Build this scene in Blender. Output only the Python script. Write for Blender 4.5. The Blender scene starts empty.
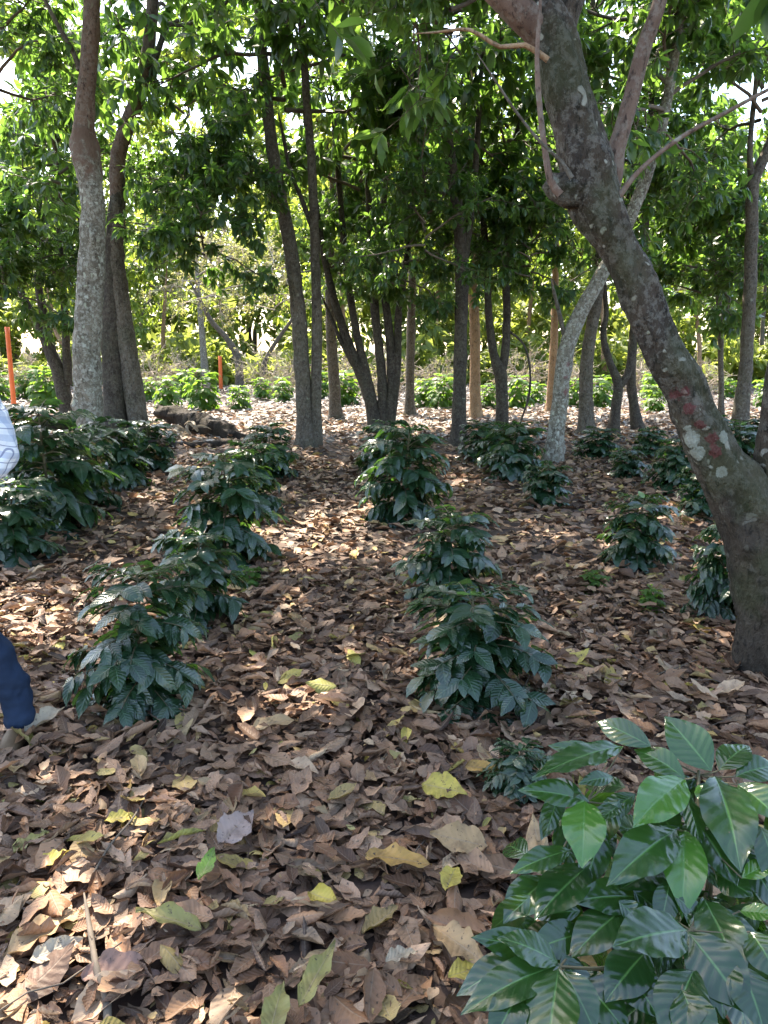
import bpy, math, random
import numpy as np
from mathutils import Vector, Matrix

rng = np.random.default_rng(7)
R = math.radians
scene = bpy.context.scene
COL = scene.collection

# ------------------------------------------------------------------ camera
CAM = np.array([0.0, 0.0, 1.55]); PITCH = R(11.9); F = 770.0
FW = np.array([0, math.cos(PITCH), -math.sin(PITCH)])
UP = np.array([0, math.sin(PITCH), math.cos(PITCH)])
RT = np.array([1.0, 0, 0])

def ray(px, py):
    return RT * ((px - 384) / F) + UP * ((512 - py) / F) + FW
def at(px, py, Y):
    d = ray(px, py); return CAM + d * (Y / d[1])
def ground(px, py, z=0.0):
    d = ray(px, py); return CAM + d * ((z - CAM[2]) / d[2])
def depth(p):
    return float(np.dot(np.asarray(p) - CAM, FW))

cam_d = bpy.data.cameras.new('camera'); cam = bpy.data.objects.new('camera', cam_d)
COL.objects.link(cam); scene.camera = cam
cam.location = CAM; cam.rotation_euler = (R(90) - PITCH, 0, 0)
cam_d.sensor_fit = 'VERTICAL'; cam_d.sensor_height = 24; cam_d.lens = 24 * F / 1024
cam_d.clip_start = 0.05; cam_d.clip_end = 800

# ------------------------------------------------------------------ mesh helpers
class MB:
    """collects vertices, quads, uvs and a random value; builds ONE mesh"""
    def __init__(s):
        s.v = []; s.f = []; s.uv = []; s.r = []; s.m = []; s.n = 0; s.p = []
    def add(s, v, f, uv=None, r=None, mat=0, paint=None):
        v = np.asarray(v, float).reshape(-1, 3); f = np.asarray(f, int).reshape(-1, 4)
        k = len(v)
        s.v.append(v); s.f.append(f + s.n)
        s.uv.append(np.zeros((k, 2)) if uv is None else uv)
        s.r.append(np.zeros(k) if r is None else np.broadcast_to(r, (k,)))
        s.p.append(np.zeros((k, 2)) if paint is None else paint)
        s.m.append(np.full(len(f), mat)); s.n += k
    def mesh(s, name, mats):
        v = np.concatenate(s.v); f = np.concatenate(s.f); uv = np.concatenate(s.uv)
        r = np.concatenate(s.r); m = np.concatenate(s.m); p = np.concatenate(s.p)
        me = bpy.data.meshes.new(name)
        me.vertices.add(len(v)); me.vertices.foreach_set('co', v.ravel())
        me.loops.add(len(f) * 4); me.loops.foreach_set('vertex_index', f.ravel())
        me.polygons.add(len(f))
        me.polygons.foreach_set('loop_start', np.arange(0, len(f) * 4, 4))
        me.polygons.foreach_set('material_index', m)
        ul = me.uv_layers.new(name='uv'); ul.data.foreach_set('uv', uv[f.ravel()].ravel())
        a = me.attributes.new('rnd', 'FLOAT', 'POINT'); a.data.foreach_set('value', r.astype(np.float32))
        if np.any(p):
            for j, nm in enumerate(('paint', 'pale')):
                a = me.attributes.new(nm, 'FLOAT', 'POINT'); a.data.foreach_set('value', p[:, j].astype(np.float32))
        for x in (mats if isinstance(mats, (list, tuple)) else [mats]): me.materials.append(x)
        me.update(calc_edges=True); me.validate()
        me.polygons.foreach_set('use_smooth', np.ones(len(me.polygons), bool))
        return me
    def build(s, name, mats, parent=None, loc=None):
        me = s.mesh(name, mats)
        o = bpy.data.objects.new(name, me); COL.objects.link(o)
        if parent is not None: o.parent = parent
        if loc is not None: o.location = loc
        return o

def tag(o, label=None, cat=None, group=None, kind=None):
    if label: o['label'] = label
    if cat: o['category'] = cat
    if group: o['group'] = group
    if kind: o['kind'] = kind
    return o
def empty(name, loc, rz=0.0):
    o = bpy.data.objects.new(name, None); COL.objects.link(o)
    o.location = [float(c) for c in loc]; o.rotation_euler = (0, 0, rz); o.empty_display_size = 0.1
    return o

def norm(a):
    a = np.asarray(a, float); return a / (np.linalg.norm(a, axis=-1, keepdims=True) + 1e-9)

def smooth_path(pts, rad, step):
    """Catmull-Rom through pts, resampled"""
    pts = np.asarray(pts, float); rad = np.asarray(rad, float)
    q = np.concatenate([pts, rad[:, None]], 1)
    q = np.vstack([2 * q[0] - q[1], q, 2 * q[-1] - q[-2]])
    out = []
    for i in range(1, len(q) - 2):
        n = max(2, int(np.linalg.norm(q[i + 1, :3] - q[i, :3]) / step))
        for k in range(n):
            t = k / n
            out.append(0.5 * ((2 * q[i]) + (-q[i - 1] + q[i + 1]) * t + (2 * q[i - 1] - 5 * q[i] + 4 * q[i + 1] - q[i + 2]) * t * t
                              + (-q[i - 1] + 3 * q[i] - 3 * q[i + 1] + q[i + 2]) * t ** 3))
    out.append(q[-2]); out = np.array(out)
    return out[:, :3], np.maximum(out[:, 3], 0.001)

def tube(mb, pts, rad, sides=8, amp=0.0, mat=0, r=0.5, cap=True, paintf=None, seed=0, lump=0.0):
    pts = np.asarray(pts, float); rad = np.asarray(rad, float); n = len(pts)
    tg = norm(np.gradient(pts, axis=0))
    ref = np.array([1.0, 0, 0]) if abs(tg[0][0]) < 0.9 else np.array([0, 1.0, 0])
    u = norm(ref - tg[0] * np.dot(ref, tg[0])); U = []
    for i in range(n):
        u = norm(u - tg[i] * np.dot(u, tg[i])); U.append(u)
    U = np.array(U); V = np.cross(tg, U)
    th = np.linspace(0, 2 * math.pi, sides, endpoint=False)
    s = np.concatenate([[0], np.cumsum(np.linalg.norm(np.diff(pts, axis=0), axis=1))])
    rr = np.repeat(rad[:, None], sides, 1)
    if amp > 0:
        g = np.random.default_rng(seed + 11); d = np.zeros((n, sides))
        for k in range(14):
            m = g.integers(1, 7); w = g.uniform(2, 26)
            d += np.sin(m * th[None] + w * s[:, None] + g.uniform(0, 6.28)) * g.uniform(0.3, 1) / (1 + 0.1 * w)
        d += g.normal(0, 0.35, (n, sides))
        rr = rr * (1 + amp * d * 0.4)
    if lump > 0:
        g = np.random.default_rng(seed + 5)
        for k in range(int(lump)):
            i0 = g.uniform(0, s[-1]); t0 = g.uniform(0, 6.28); w = g.uniform(0.04, 0.12)
            dt = np.angle(np.exp(1j * (th[None] - t0))) * rad.mean()
            rr = rr * (1 + 0.16 * np.exp(-((s[:, None] - i0) ** 2 + dt ** 2) / w ** 2))
    v = pts[:, None] + rr[..., None] * (np.cos(th)[None, :, None] * U[:, None] + np.sin(th)[None, :, None] * V[:, None])
    a = np.arange(n - 1)[:, None] * sides + np.arange(sides)[None]
    b = np.arange(n - 1)[:, None] * sides + (np.arange(sides)[None] + 1) % sides
    f = np.stack([a, b, b + sides, a + sides], -1).reshape(-1, 4)
    uv = np.stack([np.broadcast_to(th / 6.283, (n, sides)), np.broadcast_to(s[:, None], (n, sides))], -1).reshape(-1, 2)
    v = v.reshape(-1, 3)
    if cap and sides % 2 == 0:
        e = (n - 1) * sides; ff = []
        for k in range(sides // 2 - 1):
            ff.append([e + k, e + k + 1, e + sides - 2 - k, e + sides - 1 - k])
        f = np.vstack([f, np.array(ff, int).reshape(-1, 4)])
    mb.add(v, f, uv, r, mat, None if paintf is None else paintf(v))

def leaves(mb, P, D, N, L, W, bend, fold=0.15, curl=None, twist=None, ripple=0.0, nveins=8, nu=4, nv=2, rnd=None, mat=0, tipk=0.8, edge=0.0, jag=0.0, g=rng):
    """K leaves: base P, direction D, normal N, length L, width W; bend droops along length, curl rolls across"""
    K = len(P); D = norm(D); N = norm(N - D * np.sum(N * D, -1, keepdims=True)); S = np.cross(N, D)
    L = np.broadcast_to(np.asarray(L, float), (K,))[:, None, None]; W = np.broadcast_to(np.asarray(W, float), (K,))[:, None, None] * 0.5
    b = np.broadcast_to(np.asarray(bend, float), (K,))[:, None, None] + 1e-4
    fo = np.broadcast_to(np.asarray(fold, float), (K,))[:, None, None]
    t = np.linspace(0, 1, nu + 1)[None, :, None]; s = np.linspace(-1, 1, nv + 1)[None, None, :]
    prof = np.sin(math.pi * t ** tipk) ** 0.9 * (1 - 0.35 * t ** 6) + 0.015
    w = W * prof
    if jag > 0:
        w = w * (1 + jag * g.normal(0, 1, (K, nu + 1, 1)) * np.minimum(1, 4 * t * (1 - t)))
    x = L * np.sin(b * t) / b + 0 * s; z = -L * (1 - np.cos(b * t)) / b + 0 * s
    if curl is not None:
        c = np.broadcast_to(np.asarray(curl, float), (K,))[:, None, None] + 1e-4
        y = w * np.sin(c * s) / c; dz = w * (1 - np.cos(c * s)) / c + w * np.abs(s) * np.sin(fo)
    else:
        y = w * s * np.cos(fo); dz = w * np.abs(s) * np.sin(fo) * (1 - 0.35 * s * s)
    if ripple > 0:
        dz = dz + ripple * L * np.sin(2 * math.pi * (nveins * t - 1.6 * np.abs(s))) * np.abs(s) * (1.15 - np.abs(s)) * np.minimum(1, 6 * (1 - t))
    if edge > 0:
        ph = g.uniform(0, 6.28, (K, 1, 1)); q = g.uniform(1.5, 4.0, (K, 1, 1))
        dz = dz + edge * L * np.sin(6.28 * q * t + ph + s * 1.5) * s * s
    if twist is not None:
        tw = np.broadcast_to(np.asarray(twist, float), (K,))[:, None, None] * (t - 0.3)
        y, dz = y * np.cos(tw) - dz * np.sin(tw), y * np.sin(tw) + dz * np.cos(tw)
    z = z + dz
    co = P[:, None, None] + x[..., None] * D[:, None, None] + y[..., None] * S[:, None, None] + z[..., None] * N[:, None, None]
    nvt = (nu + 1) * (nv + 1)
    i, j = np.meshgrid(np.arange(nu), np.arange(nv), indexing='ij')
    q0 = (i * (nv + 1) + j).ravel()
    q = np.stack([q0, q0 + nv + 1, q0 + nv + 2, q0 + 1], -1)
    f = (q[None] + np.arange(K)[:, None, None] * nvt).reshape(-1, 4)
    uv = np.stack(np.broadcast_arrays(t[0] + 0 * s[0], 0.5 + 0.5 * s[0] + 0 * t[0]), -1).reshape(1, nvt, 2)
    uv = np.broadcast_to(uv, (K, nvt, 2)).reshape(-1, 2)
    if rnd is None: rnd = g.random(K)
    mb.add(co.reshape(-1, 3), f, uv, np.repeat(rnd, nvt), mat)

# ------------------------------------------------------------------ materials
def newmat(name):
    m = bpy.data.materials.new(name); m.use_nodes = True
    nt = m.node_tree; nt.nodes.clear()
    out = nt.nodes.new('ShaderNodeOutputMaterial')
    return m, nt, out
class NT:
    def __init__(s, nt): s.nt = nt
    def n(s, t, **k):
        x = s.nt.nodes.new(t)
        for a, b in k.items(): setattr(x, a, b)
        return x
    def l(s, a, b): s.nt.links.new(a, b)
    def setin(s, sock, v):
        if isinstance(v, bpy.types.NodeSocket): s.l(v, sock)
        elif isinstance(v, (tuple, list)) and len(v) == 3 and sock.type == 'RGBA': sock.default_value = (*v, 1)
        else: sock.default_value = v
    def math(s, op, a, b=None, c=None, clamp=False):
        x = s.n('ShaderNodeMath', operation=op, use_clamp=clamp)
        s.setin(x.inputs[0], a)
        if b is not None: s.setin(x.inputs[1], b)
        if c is not None: s.setin(x.inputs[2], c)
        return x.outputs[0]
    def mix(s, f, a, b, mode='MIX'):
        x = s.n('ShaderNodeMix', data_type='RGBA', blend_type=mode, clamp_factor=True)
        s.setin(x.inputs[0], f); s.setin(x.inputs[6], a); s.setin(x.inputs[7], b)
        return x.outputs[2]
    def noise(s, vec, scale, detail=3, rough=0.55):
        x = s.n('ShaderNodeTexNoise'); s.l(vec, x.inputs['Vector'])
        x.inputs['Scale'].default_value = scale; x.inputs['Detail'].default_value = detail; x.inputs['Roughness'].default_value = rough
        return x.outputs[0]
    def ramp(s, f, stops, interp='LINEAR'):
        x = s.n('ShaderNodeValToRGB'); s.l(f, x.inputs[0]); e = x.color_ramp.elements; x.color_ramp.interpolation = interp
        while len(e) < len(stops): e.new(0.5)
        for k, (p, c) in enumerate(stops):
            e[k].position = p; e[k].color = (*c, 1) if len(c) == 3 else c
        return x.outputs[0]
    def step(s, f, lo, hi):
        x = s.n('ShaderNodeMapRange', interpolation_type='SMOOTHSTEP'); s.setin(x.inputs[0], f)
        x.inputs[1].default_value = lo; x.inputs[2].default_value = hi
        return x.outputs[0]
    def attr(s, nm): return s.n('ShaderNodeAttribute', attribute_name=nm).outputs['Fac']

def vein_masks(g, count, slope):
    uv = g.n('ShaderNodeUVMap').outputs[0]
    sp = g.n('ShaderNodeSeparateXYZ'); g.l(uv, sp.inputs[0])
    a = g.math('ABSOLUTE', g.math('MULTIPLY', g.math('SUBTRACT', sp.outputs[1], 0.5), 2.0))
    mid = g.math('SUBTRACT', 1.0, g.step(a, 0.015, 0.075))
    ph = g.math('MULTIPLY', g.math('SUBTRACT', g.math('MULTIPLY', sp.outputs[0], count), g.math('MULTIPLY', a, slope)), 6.2832)
    ph = g.math('ADD', ph, g.math('MULTIPLY', g.noise(g.n('ShaderNodeTexCoord').outputs['Object'], 11, 2), 4.0))
    c = g.math('COSINE', ph)
    side = g.step(c, 0.90, 1.0)
    return mid, side, c, a, sp.outputs[0]

def leaf_mat(name, dark, light, young, trans, rough=0.35, tf=0.35, veins=0, spec=0.5, bump=0.3, back=None):
    m, nt, out = newmat(name); g = NT(nt)
    r = g.attr('rnd'); oc = g.n('ShaderNodeTexCoord').outputs['Object']
    nz = g.noise(oc, 9, 2)
    col = g.mix(r, dark, light)
    col = g.mix(g.math('MULTIPLY', nz, 0.45), col, tuple(c * 0.55 for c in dark))
    col = g.mix(g.step(r, 0.90, 0.99), col, young)
    pr = g.n('ShaderNodeBsdfPrincipled')
    trc = g.mix(g.step(r, 0.85, 0.99), trans, tuple(min(1, c * 1.5) for c in trans))
    if veins:
        mid, side, c, a, u = vein_masks(g, veins, 1.6)
        pale = tuple(min(1, c_ * 1.9 + 0.02) for c_ in light)
        col = g.mix(g.math('MULTIPLY', mid, 0.65), col, pale)
        col = g.mix(g.math('MULTIPLY', side, 0.13), col, pale)
        trc = g.mix(g.math('MULTIPLY', g.math('MAXIMUM', mid, side), 0.4), trc, tuple(c_ * 0.6 for c_ in trans))
        h = g.math('ADD', g.math('MULTIPLY', c, -0.5), g.math('MULTIPLY', mid, -1.2))
        h = g.math('ADD', h, g.math('MULTIPLY', g.noise(oc, 60, 2), 0.8))
        bp = g.n('ShaderNodeBump'); bp.inputs['Strength'].default_value = bump; bp.inputs['Distance'].default_value = 0.004
        g.l(h, bp.inputs['Height']); g.l(bp.outputs[0], pr.inputs['Normal'])
    if veins:
        sp_ = g.math('MULTIPLY', g.step(g.noise(oc, 42, 3, .6), .70, .76), .8)
        col = g.mix(sp_, col, (0.12, 0.075, 0.03))
    if back is not None:
        bf = g.n('ShaderNodeNewGeometry').outputs['Backfacing']
        col = g.mix(bf, col, back)
    g.l(col, pr.inputs['Base Color']); pr.inputs['Roughness'].default_value = rough
    g.l(g.math('ADD', rough - 0.06, g.math('MULTIPLY', g.noise(oc, 25, 2), 0.14)), pr.inputs['Roughness'])
    pr.inputs['Specular IOR Level'].default_value = spec
    tr = g.n('ShaderNodeBsdfTranslucent'); g.l(trc, tr.inputs[0])
    mx = g.n('ShaderNodeMixShader'); mx.inputs[0].default_value = tf
    g.l(pr.outputs[0], mx.inputs[1]); g.l(tr.outputs[0], mx.inputs[2]); g.l(mx.outputs[0], out.inputs[0])
    return m

def litter_mat(name, stops, back_tint=(0.27, 0.175, 0.12), tf=0.12):
    m, nt, out = newmat(name); g = NT(nt)
    r = g.attr('rnd'); oc = g.n('ShaderNodeTexCoord').outputs['Object']
    col = g.ramp(r, stops)
    fr = g.math('FRACT', g.math('MULTIPLY', r, 37.0))
    bf = g.n('ShaderNodeNewGeometry').outputs['Backfacing']
    col = g.mix(g.math('MULTIPLY', bf, 0.4), col, back_tint)
    n1 = g.noise(oc, 14, 4, 0.65); n2 = g.noise(oc, 70, 3, 0.6)
    col = g.mix(g.step(n1, 0.42, 0.75), col, g.mix(0.6, col, (0.05, 0.03, 0.022)))
    col = g.mix(g.step(n2, 0.60, 0.72), col, (0.045, 0.03, 0.022))
    hs = g.n('ShaderNodeHueSaturation'); g.l(col, hs.inputs['Color'])
    g.l(g.math('ADD', 0.58, g.math('MULTIPLY', fr, 0.78)), hs.inputs['Value']); col = hs.outputs[0]
    mid, side, c, a, u = vein_masks(g, 9, 1.5)
    col = g.mix(g.math('MULTIPLY', mid, 0.4), col, (0.30, 0.23, 0.17))
    col = g.mix(g.math('MULTIPLY', side, 0.15), col, (0.26, 0.19, 0.15))
    pr = g.n('ShaderNodeBsdfPrincipled'); g.l(col, pr.inputs['Base Color'])
    pr.inputs['Roughness'].default_value = 0.58; pr.inputs['Specular IOR Level'].default_value = 0.35
    h = g.math('ADD', g.math('MULTIPLY', c, -0.4), g.math('MULTIPLY', mid, 1.0)); h = g.math('ADD', h, g.math('MULTIPLY', n2, 1.6))
    bp = g.n('ShaderNodeBump'); bp.inputs['Strength'].default_value = 0.4; bp.inputs['Distance'].default_value = 0.003
    g.l(h, bp.inputs['Height']); g.l(bp.outputs[0], pr.inputs['Normal'])
    tr = g.n('ShaderNodeBsdfTranslucent'); g.l(col, tr.inputs[0])
    mx = g.n('ShaderNodeMixShader'); mx.inputs[0].default_value = tf
    g.l(pr.outputs[0], mx.inputs[1]); g.l(tr.outputs[0], mx.inputs[2]); g.l(mx.outputs[0], out.inputs[0])
    return m

def bark_mat(name, c0, c1, lich=(0.42, 0.42, 0.37), amount=0.5, moss=0.0, lscale=9.0, bump=0.6, streak=0.45, upper=None):
    m, nt, out = newmat(name); g = NT(nt)
    tc = g.n('ShaderNodeTexCoord').outputs['Object']
    mp = g.n('ShaderNodeMapping'); g.l(tc, mp.inputs[0]); mp.inputs['Scale'].default_value = (1, 1, streak)
    n1 = g.noise(mp.outputs[0], 7, 5, 0.65); n2 = g.noise(mp.outputs[0], 38, 4, 0.7); n3 = g.noise(tc, 3.2, 3)
    col = g.mix(g.step(n1, 0.3, 0.7), c0, c1)
    col = g.mix(g.step(n2, 0.5, 0.68), col, tuple(c * 0.35 for c in c0))
    # crusty lichen: warped voronoi cells
    wv = g.n('ShaderNodeMix', data_type='VECTOR'); wv.inputs[0].default_value = 0.12
    nz = g.n('ShaderNodeTexNoise'); g.l(tc, nz.inputs['Vector']); nz.inputs['Scale'].default_value = 9
    g.l(tc, wv.inputs[4]); g.l(nz.outputs['Color'], wv.inputs[5])
    vo = g.n('ShaderNodeTexVoronoi'); g.l(wv.outputs[1], vo.inputs['Vector']); vo.inputs['Scale'].default_value = lscale
    sp = g.n('ShaderNodeSeparateColor'); g.l(vo.outputs['Color'], sp.inputs[0])
    rad = g.math('MULTIPLY', g.math('SUBTRACT', sp.outputs[0], 1.0 - amount), 0.55)
    lm = g.step(g.math('SUBTRACT', g.math('ADD', rad, g.math('MULTIPLY', g.math('SUBTRACT', n2, 0.5), 0.30)), vo.outputs['Distance']), -0.12, 0.03)
    mott = g.step(g.noise(tc, 22, 6, 0.75), 0.47, 0.58)
    if moss > .4:   # lichen thins out towards the damp, mossy foot
        sz = g.n('ShaderNodeSeparateXYZ'); g.l(tc, sz.inputs[0])
        ft = g.math('ADD', .15, g.math('MULTIPLY', g.step(g.math('ADD', sz.outputs[2], g.math('MULTIPLY', n3, .8)), 1.0, 1.75), .85))
        lm = g.math('MULTIPLY', lm, ft); mott = g.math('MULTIPLY', mott, ft)
    lcol = g.mix(sp.outputs[1], lich, tuple(c * f for c, f in zip(lich, (0.62, 0.68, 0.55))))
    lcol = g.mix(g.math('MULTIPLY', n2, 0.6), lcol, tuple(c * 0.6 for c in lich))
    col = g.mix(g.math('MULTIPLY', mott, min(.9, amount * (.55 if moss > .4 else 1.05))), col, tuple(c * 0.75 for c in lich))
    col = g.mix(lm, col, lcol)
    pale = g.attr('pale'); paint = g.attr('paint')
    pm = g.step(g.math('ADD', pale, g.math('MULTIPLY', g.math('SUBTRACT', n2, 0.5), 0.9)), 0.5, 0.62)
    col = g.mix(pm, col, g.mix(n2, (0.16, 0.165, 0.13), (0.40, 0.41, 0.36)))
    if moss > 0:
        mm = g.math('MULTIPLY', g.step(n3, 0.44, 0.66), moss)
        col = g.mix(mm, col, (0.045, 0.055, 0.018))
    if upper:       # old crusty bark gives way to smooth young bark higher up
        sz = g.n('ShaderNodeSeparateXYZ'); g.l(tc, sz.inputs[0])
        hz = g.math('ADD', sz.outputs[2], g.math('MULTIPLY', g.math('SUBTRACT', g.noise(tc, 9, 4, .7), .5), 1.6))
        col = g.mix(g.step(hz, upper - .28, upper + .12), col, g.mix(n1, (0.095, 0.058, 0.042), (0.17, 0.112, 0.084)))
    rm = g.step(g.math('ADD', paint, g.math('MULTIPLY', g.math('SUBTRACT', g.noise(tc, 30, 4, 0.7), 0.5), 1.3)), 0.5, 0.7)
    col = g.mix(g.math('MULTIPLY', rm, 0.6), col, (0.12, 0.024, 0.028))
    pr = g.n('ShaderNodeBsdfPrincipled'); g.l(col, pr.inputs['Base Color']); pr.inputs['Roughness'].default_value = 0.85
    pr.inputs['Specular IOR Level'].default_value = 0.25
    h = g.math('ADD', g.math('MULTIPLY', n2, 1.6), g.math('MULTIPLY', n1, 1.2)); h = g.math('ADD', h, g.math('MULTIPLY', lm, 0.25))
    bp = g.n('ShaderNodeBump'); bp.inputs['Strength'].default_value = bump; bp.inputs['Distance'].default_value = 0.02
    g.l(h, bp.inputs['Height']); g.l(bp.outputs[0], pr.inputs['Normal']); g.l(pr.outputs[0], out.inputs[0])
    return m

def plain_mat(name, c0, c1, scale=20, rough=0.7, bump=0.2, spec=0.4):
    m, nt, out = newmat(name); g = NT(nt)
    tc = g.n('ShaderNodeTexCoord').outputs['Object']; n = g.noise(tc, scale, 4, 0.6)
    pr = g.n('ShaderNodeBsdfPrincipled'); g.l(g.mix(n, c0, c1), pr.inputs['Base Color'])
    pr.inputs['Roughness'].default_value = rough; pr.inputs['Specular IOR Level'].default_value = spec
    bp = g.n('ShaderNodeBump'); bp.inputs['Strength'].default_value = bump; bp.inputs['Distance'].default_value = 0.01
    g.l(n, bp.inputs['Height']); g.l(bp.outputs[0], pr.inputs['Normal']); g.l(pr.outputs[0], out.inputs[0])
    return m

BROWN = [(0.0, (0.050, 0.026, 0.016)), (0.15, (0.125, 0.060, 0.032)), (0.36, (0.215, 0.108, 0.055)), (0.58, (0.29, 0.160, 0.088)),
         (0.76, (0.36, 0.22, 0.135)), (0.88, (0.43, 0.30, 0.19)), (0.925, (0.43, 0.28, 0.10)), (0.965, (0.42, 0.33, 0.08)), (1.0, (0.25, 0.26, 0.06))]
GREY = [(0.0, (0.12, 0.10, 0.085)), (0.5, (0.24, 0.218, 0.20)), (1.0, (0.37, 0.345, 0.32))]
M = {}
M['litter'] = litter_mat('dead leaves', BROWN)
M['brightened'] = litter_mat('sun bleached leaves', GREY, (0.32, 0.29, 0.26))  # pale glare of the sunlit clearing put into the litter colour
M['ground'] = plain_mat('dark leaf mould', (0.035, 0.022, 0.016), (0.10, 0.062, 0.045), 14, 0.9, 0.8)
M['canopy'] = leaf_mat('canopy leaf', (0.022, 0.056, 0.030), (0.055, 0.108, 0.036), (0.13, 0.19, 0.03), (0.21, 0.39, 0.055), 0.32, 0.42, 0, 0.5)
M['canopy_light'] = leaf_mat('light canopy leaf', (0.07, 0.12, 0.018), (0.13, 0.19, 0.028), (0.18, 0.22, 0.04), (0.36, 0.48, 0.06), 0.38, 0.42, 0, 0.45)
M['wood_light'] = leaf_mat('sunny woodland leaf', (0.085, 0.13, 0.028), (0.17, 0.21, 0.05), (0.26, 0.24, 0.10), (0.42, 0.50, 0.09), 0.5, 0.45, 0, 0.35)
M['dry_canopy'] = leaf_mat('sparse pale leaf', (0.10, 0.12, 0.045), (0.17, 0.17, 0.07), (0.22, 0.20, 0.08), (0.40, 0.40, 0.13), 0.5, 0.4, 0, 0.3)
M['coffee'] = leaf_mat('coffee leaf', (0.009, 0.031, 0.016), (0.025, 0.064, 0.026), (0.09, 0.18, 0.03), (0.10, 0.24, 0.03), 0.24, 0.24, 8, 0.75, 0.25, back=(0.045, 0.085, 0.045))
M['coffee_far'] = leaf_mat('coffee leaf sunny', (0.04, 0.095, 0.022), (0.085, 0.165, 0.034), (0.16, 0.23, 0.04), (0.26, 0.46, 0.05), 0.48, 0.42, 0, 0.3)  # brighter, yellower copy of the coffee leaf; clearing sun put in its colour
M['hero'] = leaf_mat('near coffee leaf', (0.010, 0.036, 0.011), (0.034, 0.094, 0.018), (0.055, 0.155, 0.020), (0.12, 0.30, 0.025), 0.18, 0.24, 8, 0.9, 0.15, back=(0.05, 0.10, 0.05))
M['stem'] = plain_mat('green brown stem', (0.06, 0.05, 0.028), (0.13, 0.11, 0.055), 40, 0.7)
M['twig'] = plain_mat('grey twig', (0.06, 0.046, 0.035), (0.15, 0.12, 0.09), 30, 0.85)
M['palewood'] = plain_mat('pale dry twig', (0.26, 0.21, 0.155), (0.42, 0.35, 0.27), 30, 0.85)
M['bark_big'] = bark_mat('mottled dark bark with lichen', (0.024, 0.018, 0.013), (0.070, 0.052, 0.038), (0.38, 0.36, 0.31), 0.50, 0.41, 22.0, 1.0)
M['bark_red'] = bark_mat('smooth reddish bark', (0.095, 0.058, 0.042), (0.17, 0.112, 0.084), (0.28, 0.25, 0.21), 0.36, 0.0, 10.0, 0.3)
M['bark_pale'] = bark_mat('pale lichen bark', (0.10, 0.085, 0.065), (0.20, 0.175, 0.14), (0.46, 0.46, 0.40), 0.62, 0.12, 19.0, 0.8)
M['bark_pale_old'] = bark_mat('pale lichen bark with young upper bark', (0.10, 0.085, 0.065), (0.20, 0.175, 0.14), (0.46, 0.46, 0.40), 0.62, 0.12, 19.0, 0.8, upper=3.6)
M['bark_dark'] = bark_mat('dark bark', (0.032, 0.025, 0.02), (0.07, 0.054, 0.041), (0.28, 0.27, 0.23), 0.17, 0.15, 9.0, 0.7)
M['bark_mid'] = bark_mat('grey brown bark', (0.06, 0.047, 0.036), (0.12, 0.096, 0.073), (0.32, 0.31, 0.265), 0.26, 0.18, 9.0, 0.7)
M['bark_tan'] = bark_mat('orange tan bark', (0.20, 0.115, 0.06), (0.33, 0.21, 0.12), (0.40, 0.34, 0.26), 0.25, 0.0, 9.0, 0.5)
M['log'] = bark_mat('rotting log bark', (0.014, 0.010, 0.008), (0.045, 0.032, 0.024), (0.16, 0.13, 0.10), 0.12, 0.1, 9.0, 0.9)
M['orange'] = plain_mat('orange paint', (0.50, 0.09, 0.02), (0.88, 0.19, 0.05), 9, 0.5)

# ------------------------------------------------------------------ world, sun
SUN_EL, SUN_AZ = 52.0, -26.0       # azimuth clockwise from the view direction (+Y)
w = bpy.data.worlds.new('World'); scene.world = w; w.use_nodes = True
nt = w.node_tree; nt.nodes.clear()
sky = nt.nodes.new('ShaderNodeTexSky'); sky.sky_type = 'NISHITA'; sky.sun_disc = False
sky.sun_elevation = R(SUN_EL); sky.sun_rotation = R(SUN_AZ); sky.air_density = 1.0; sky.dust_density = 1.5
bg = nt.nodes.new('ShaderNodeBackground'); bg.inputs[1].default_value = 0.15
wo = nt.nodes.new('ShaderNodeOutputWorld'); nt.links.new(sky.outputs[0], bg.inputs[0]); nt.links.new(bg.outputs[0], wo.inputs[0])
sd = bpy.data.lights.new('sun', 'SUN'); sd.energy = 4.2; sd.angle = R(0.5); sd.color = (1.0, 0.94, 0.84)
so = bpy.data.objects.new('sun', sd); COL.objects.link(so)
to_sun = Vector((math.sin(R(SUN_AZ)) * math.cos(R(SUN_EL)), math.cos(R(SUN_AZ)) * math.cos(R(SUN_EL)), math.sin(R(SUN_EL))))
so.rotation_euler = to_sun.to_track_quat('Z', 'Y').to_euler(); so.location = (-10, 20, 30)

# ------------------------------------------------------------------ ground and litter
gb = MB(); gx = 300
gb.add([(-gx, -30, 0), (gx, -30, 0), (gx, 500, 0), (-gx, 500, 0)], [(0, 1, 2, 3)])
tag(gb.build('ground', M['ground']), kind='structure')

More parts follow.
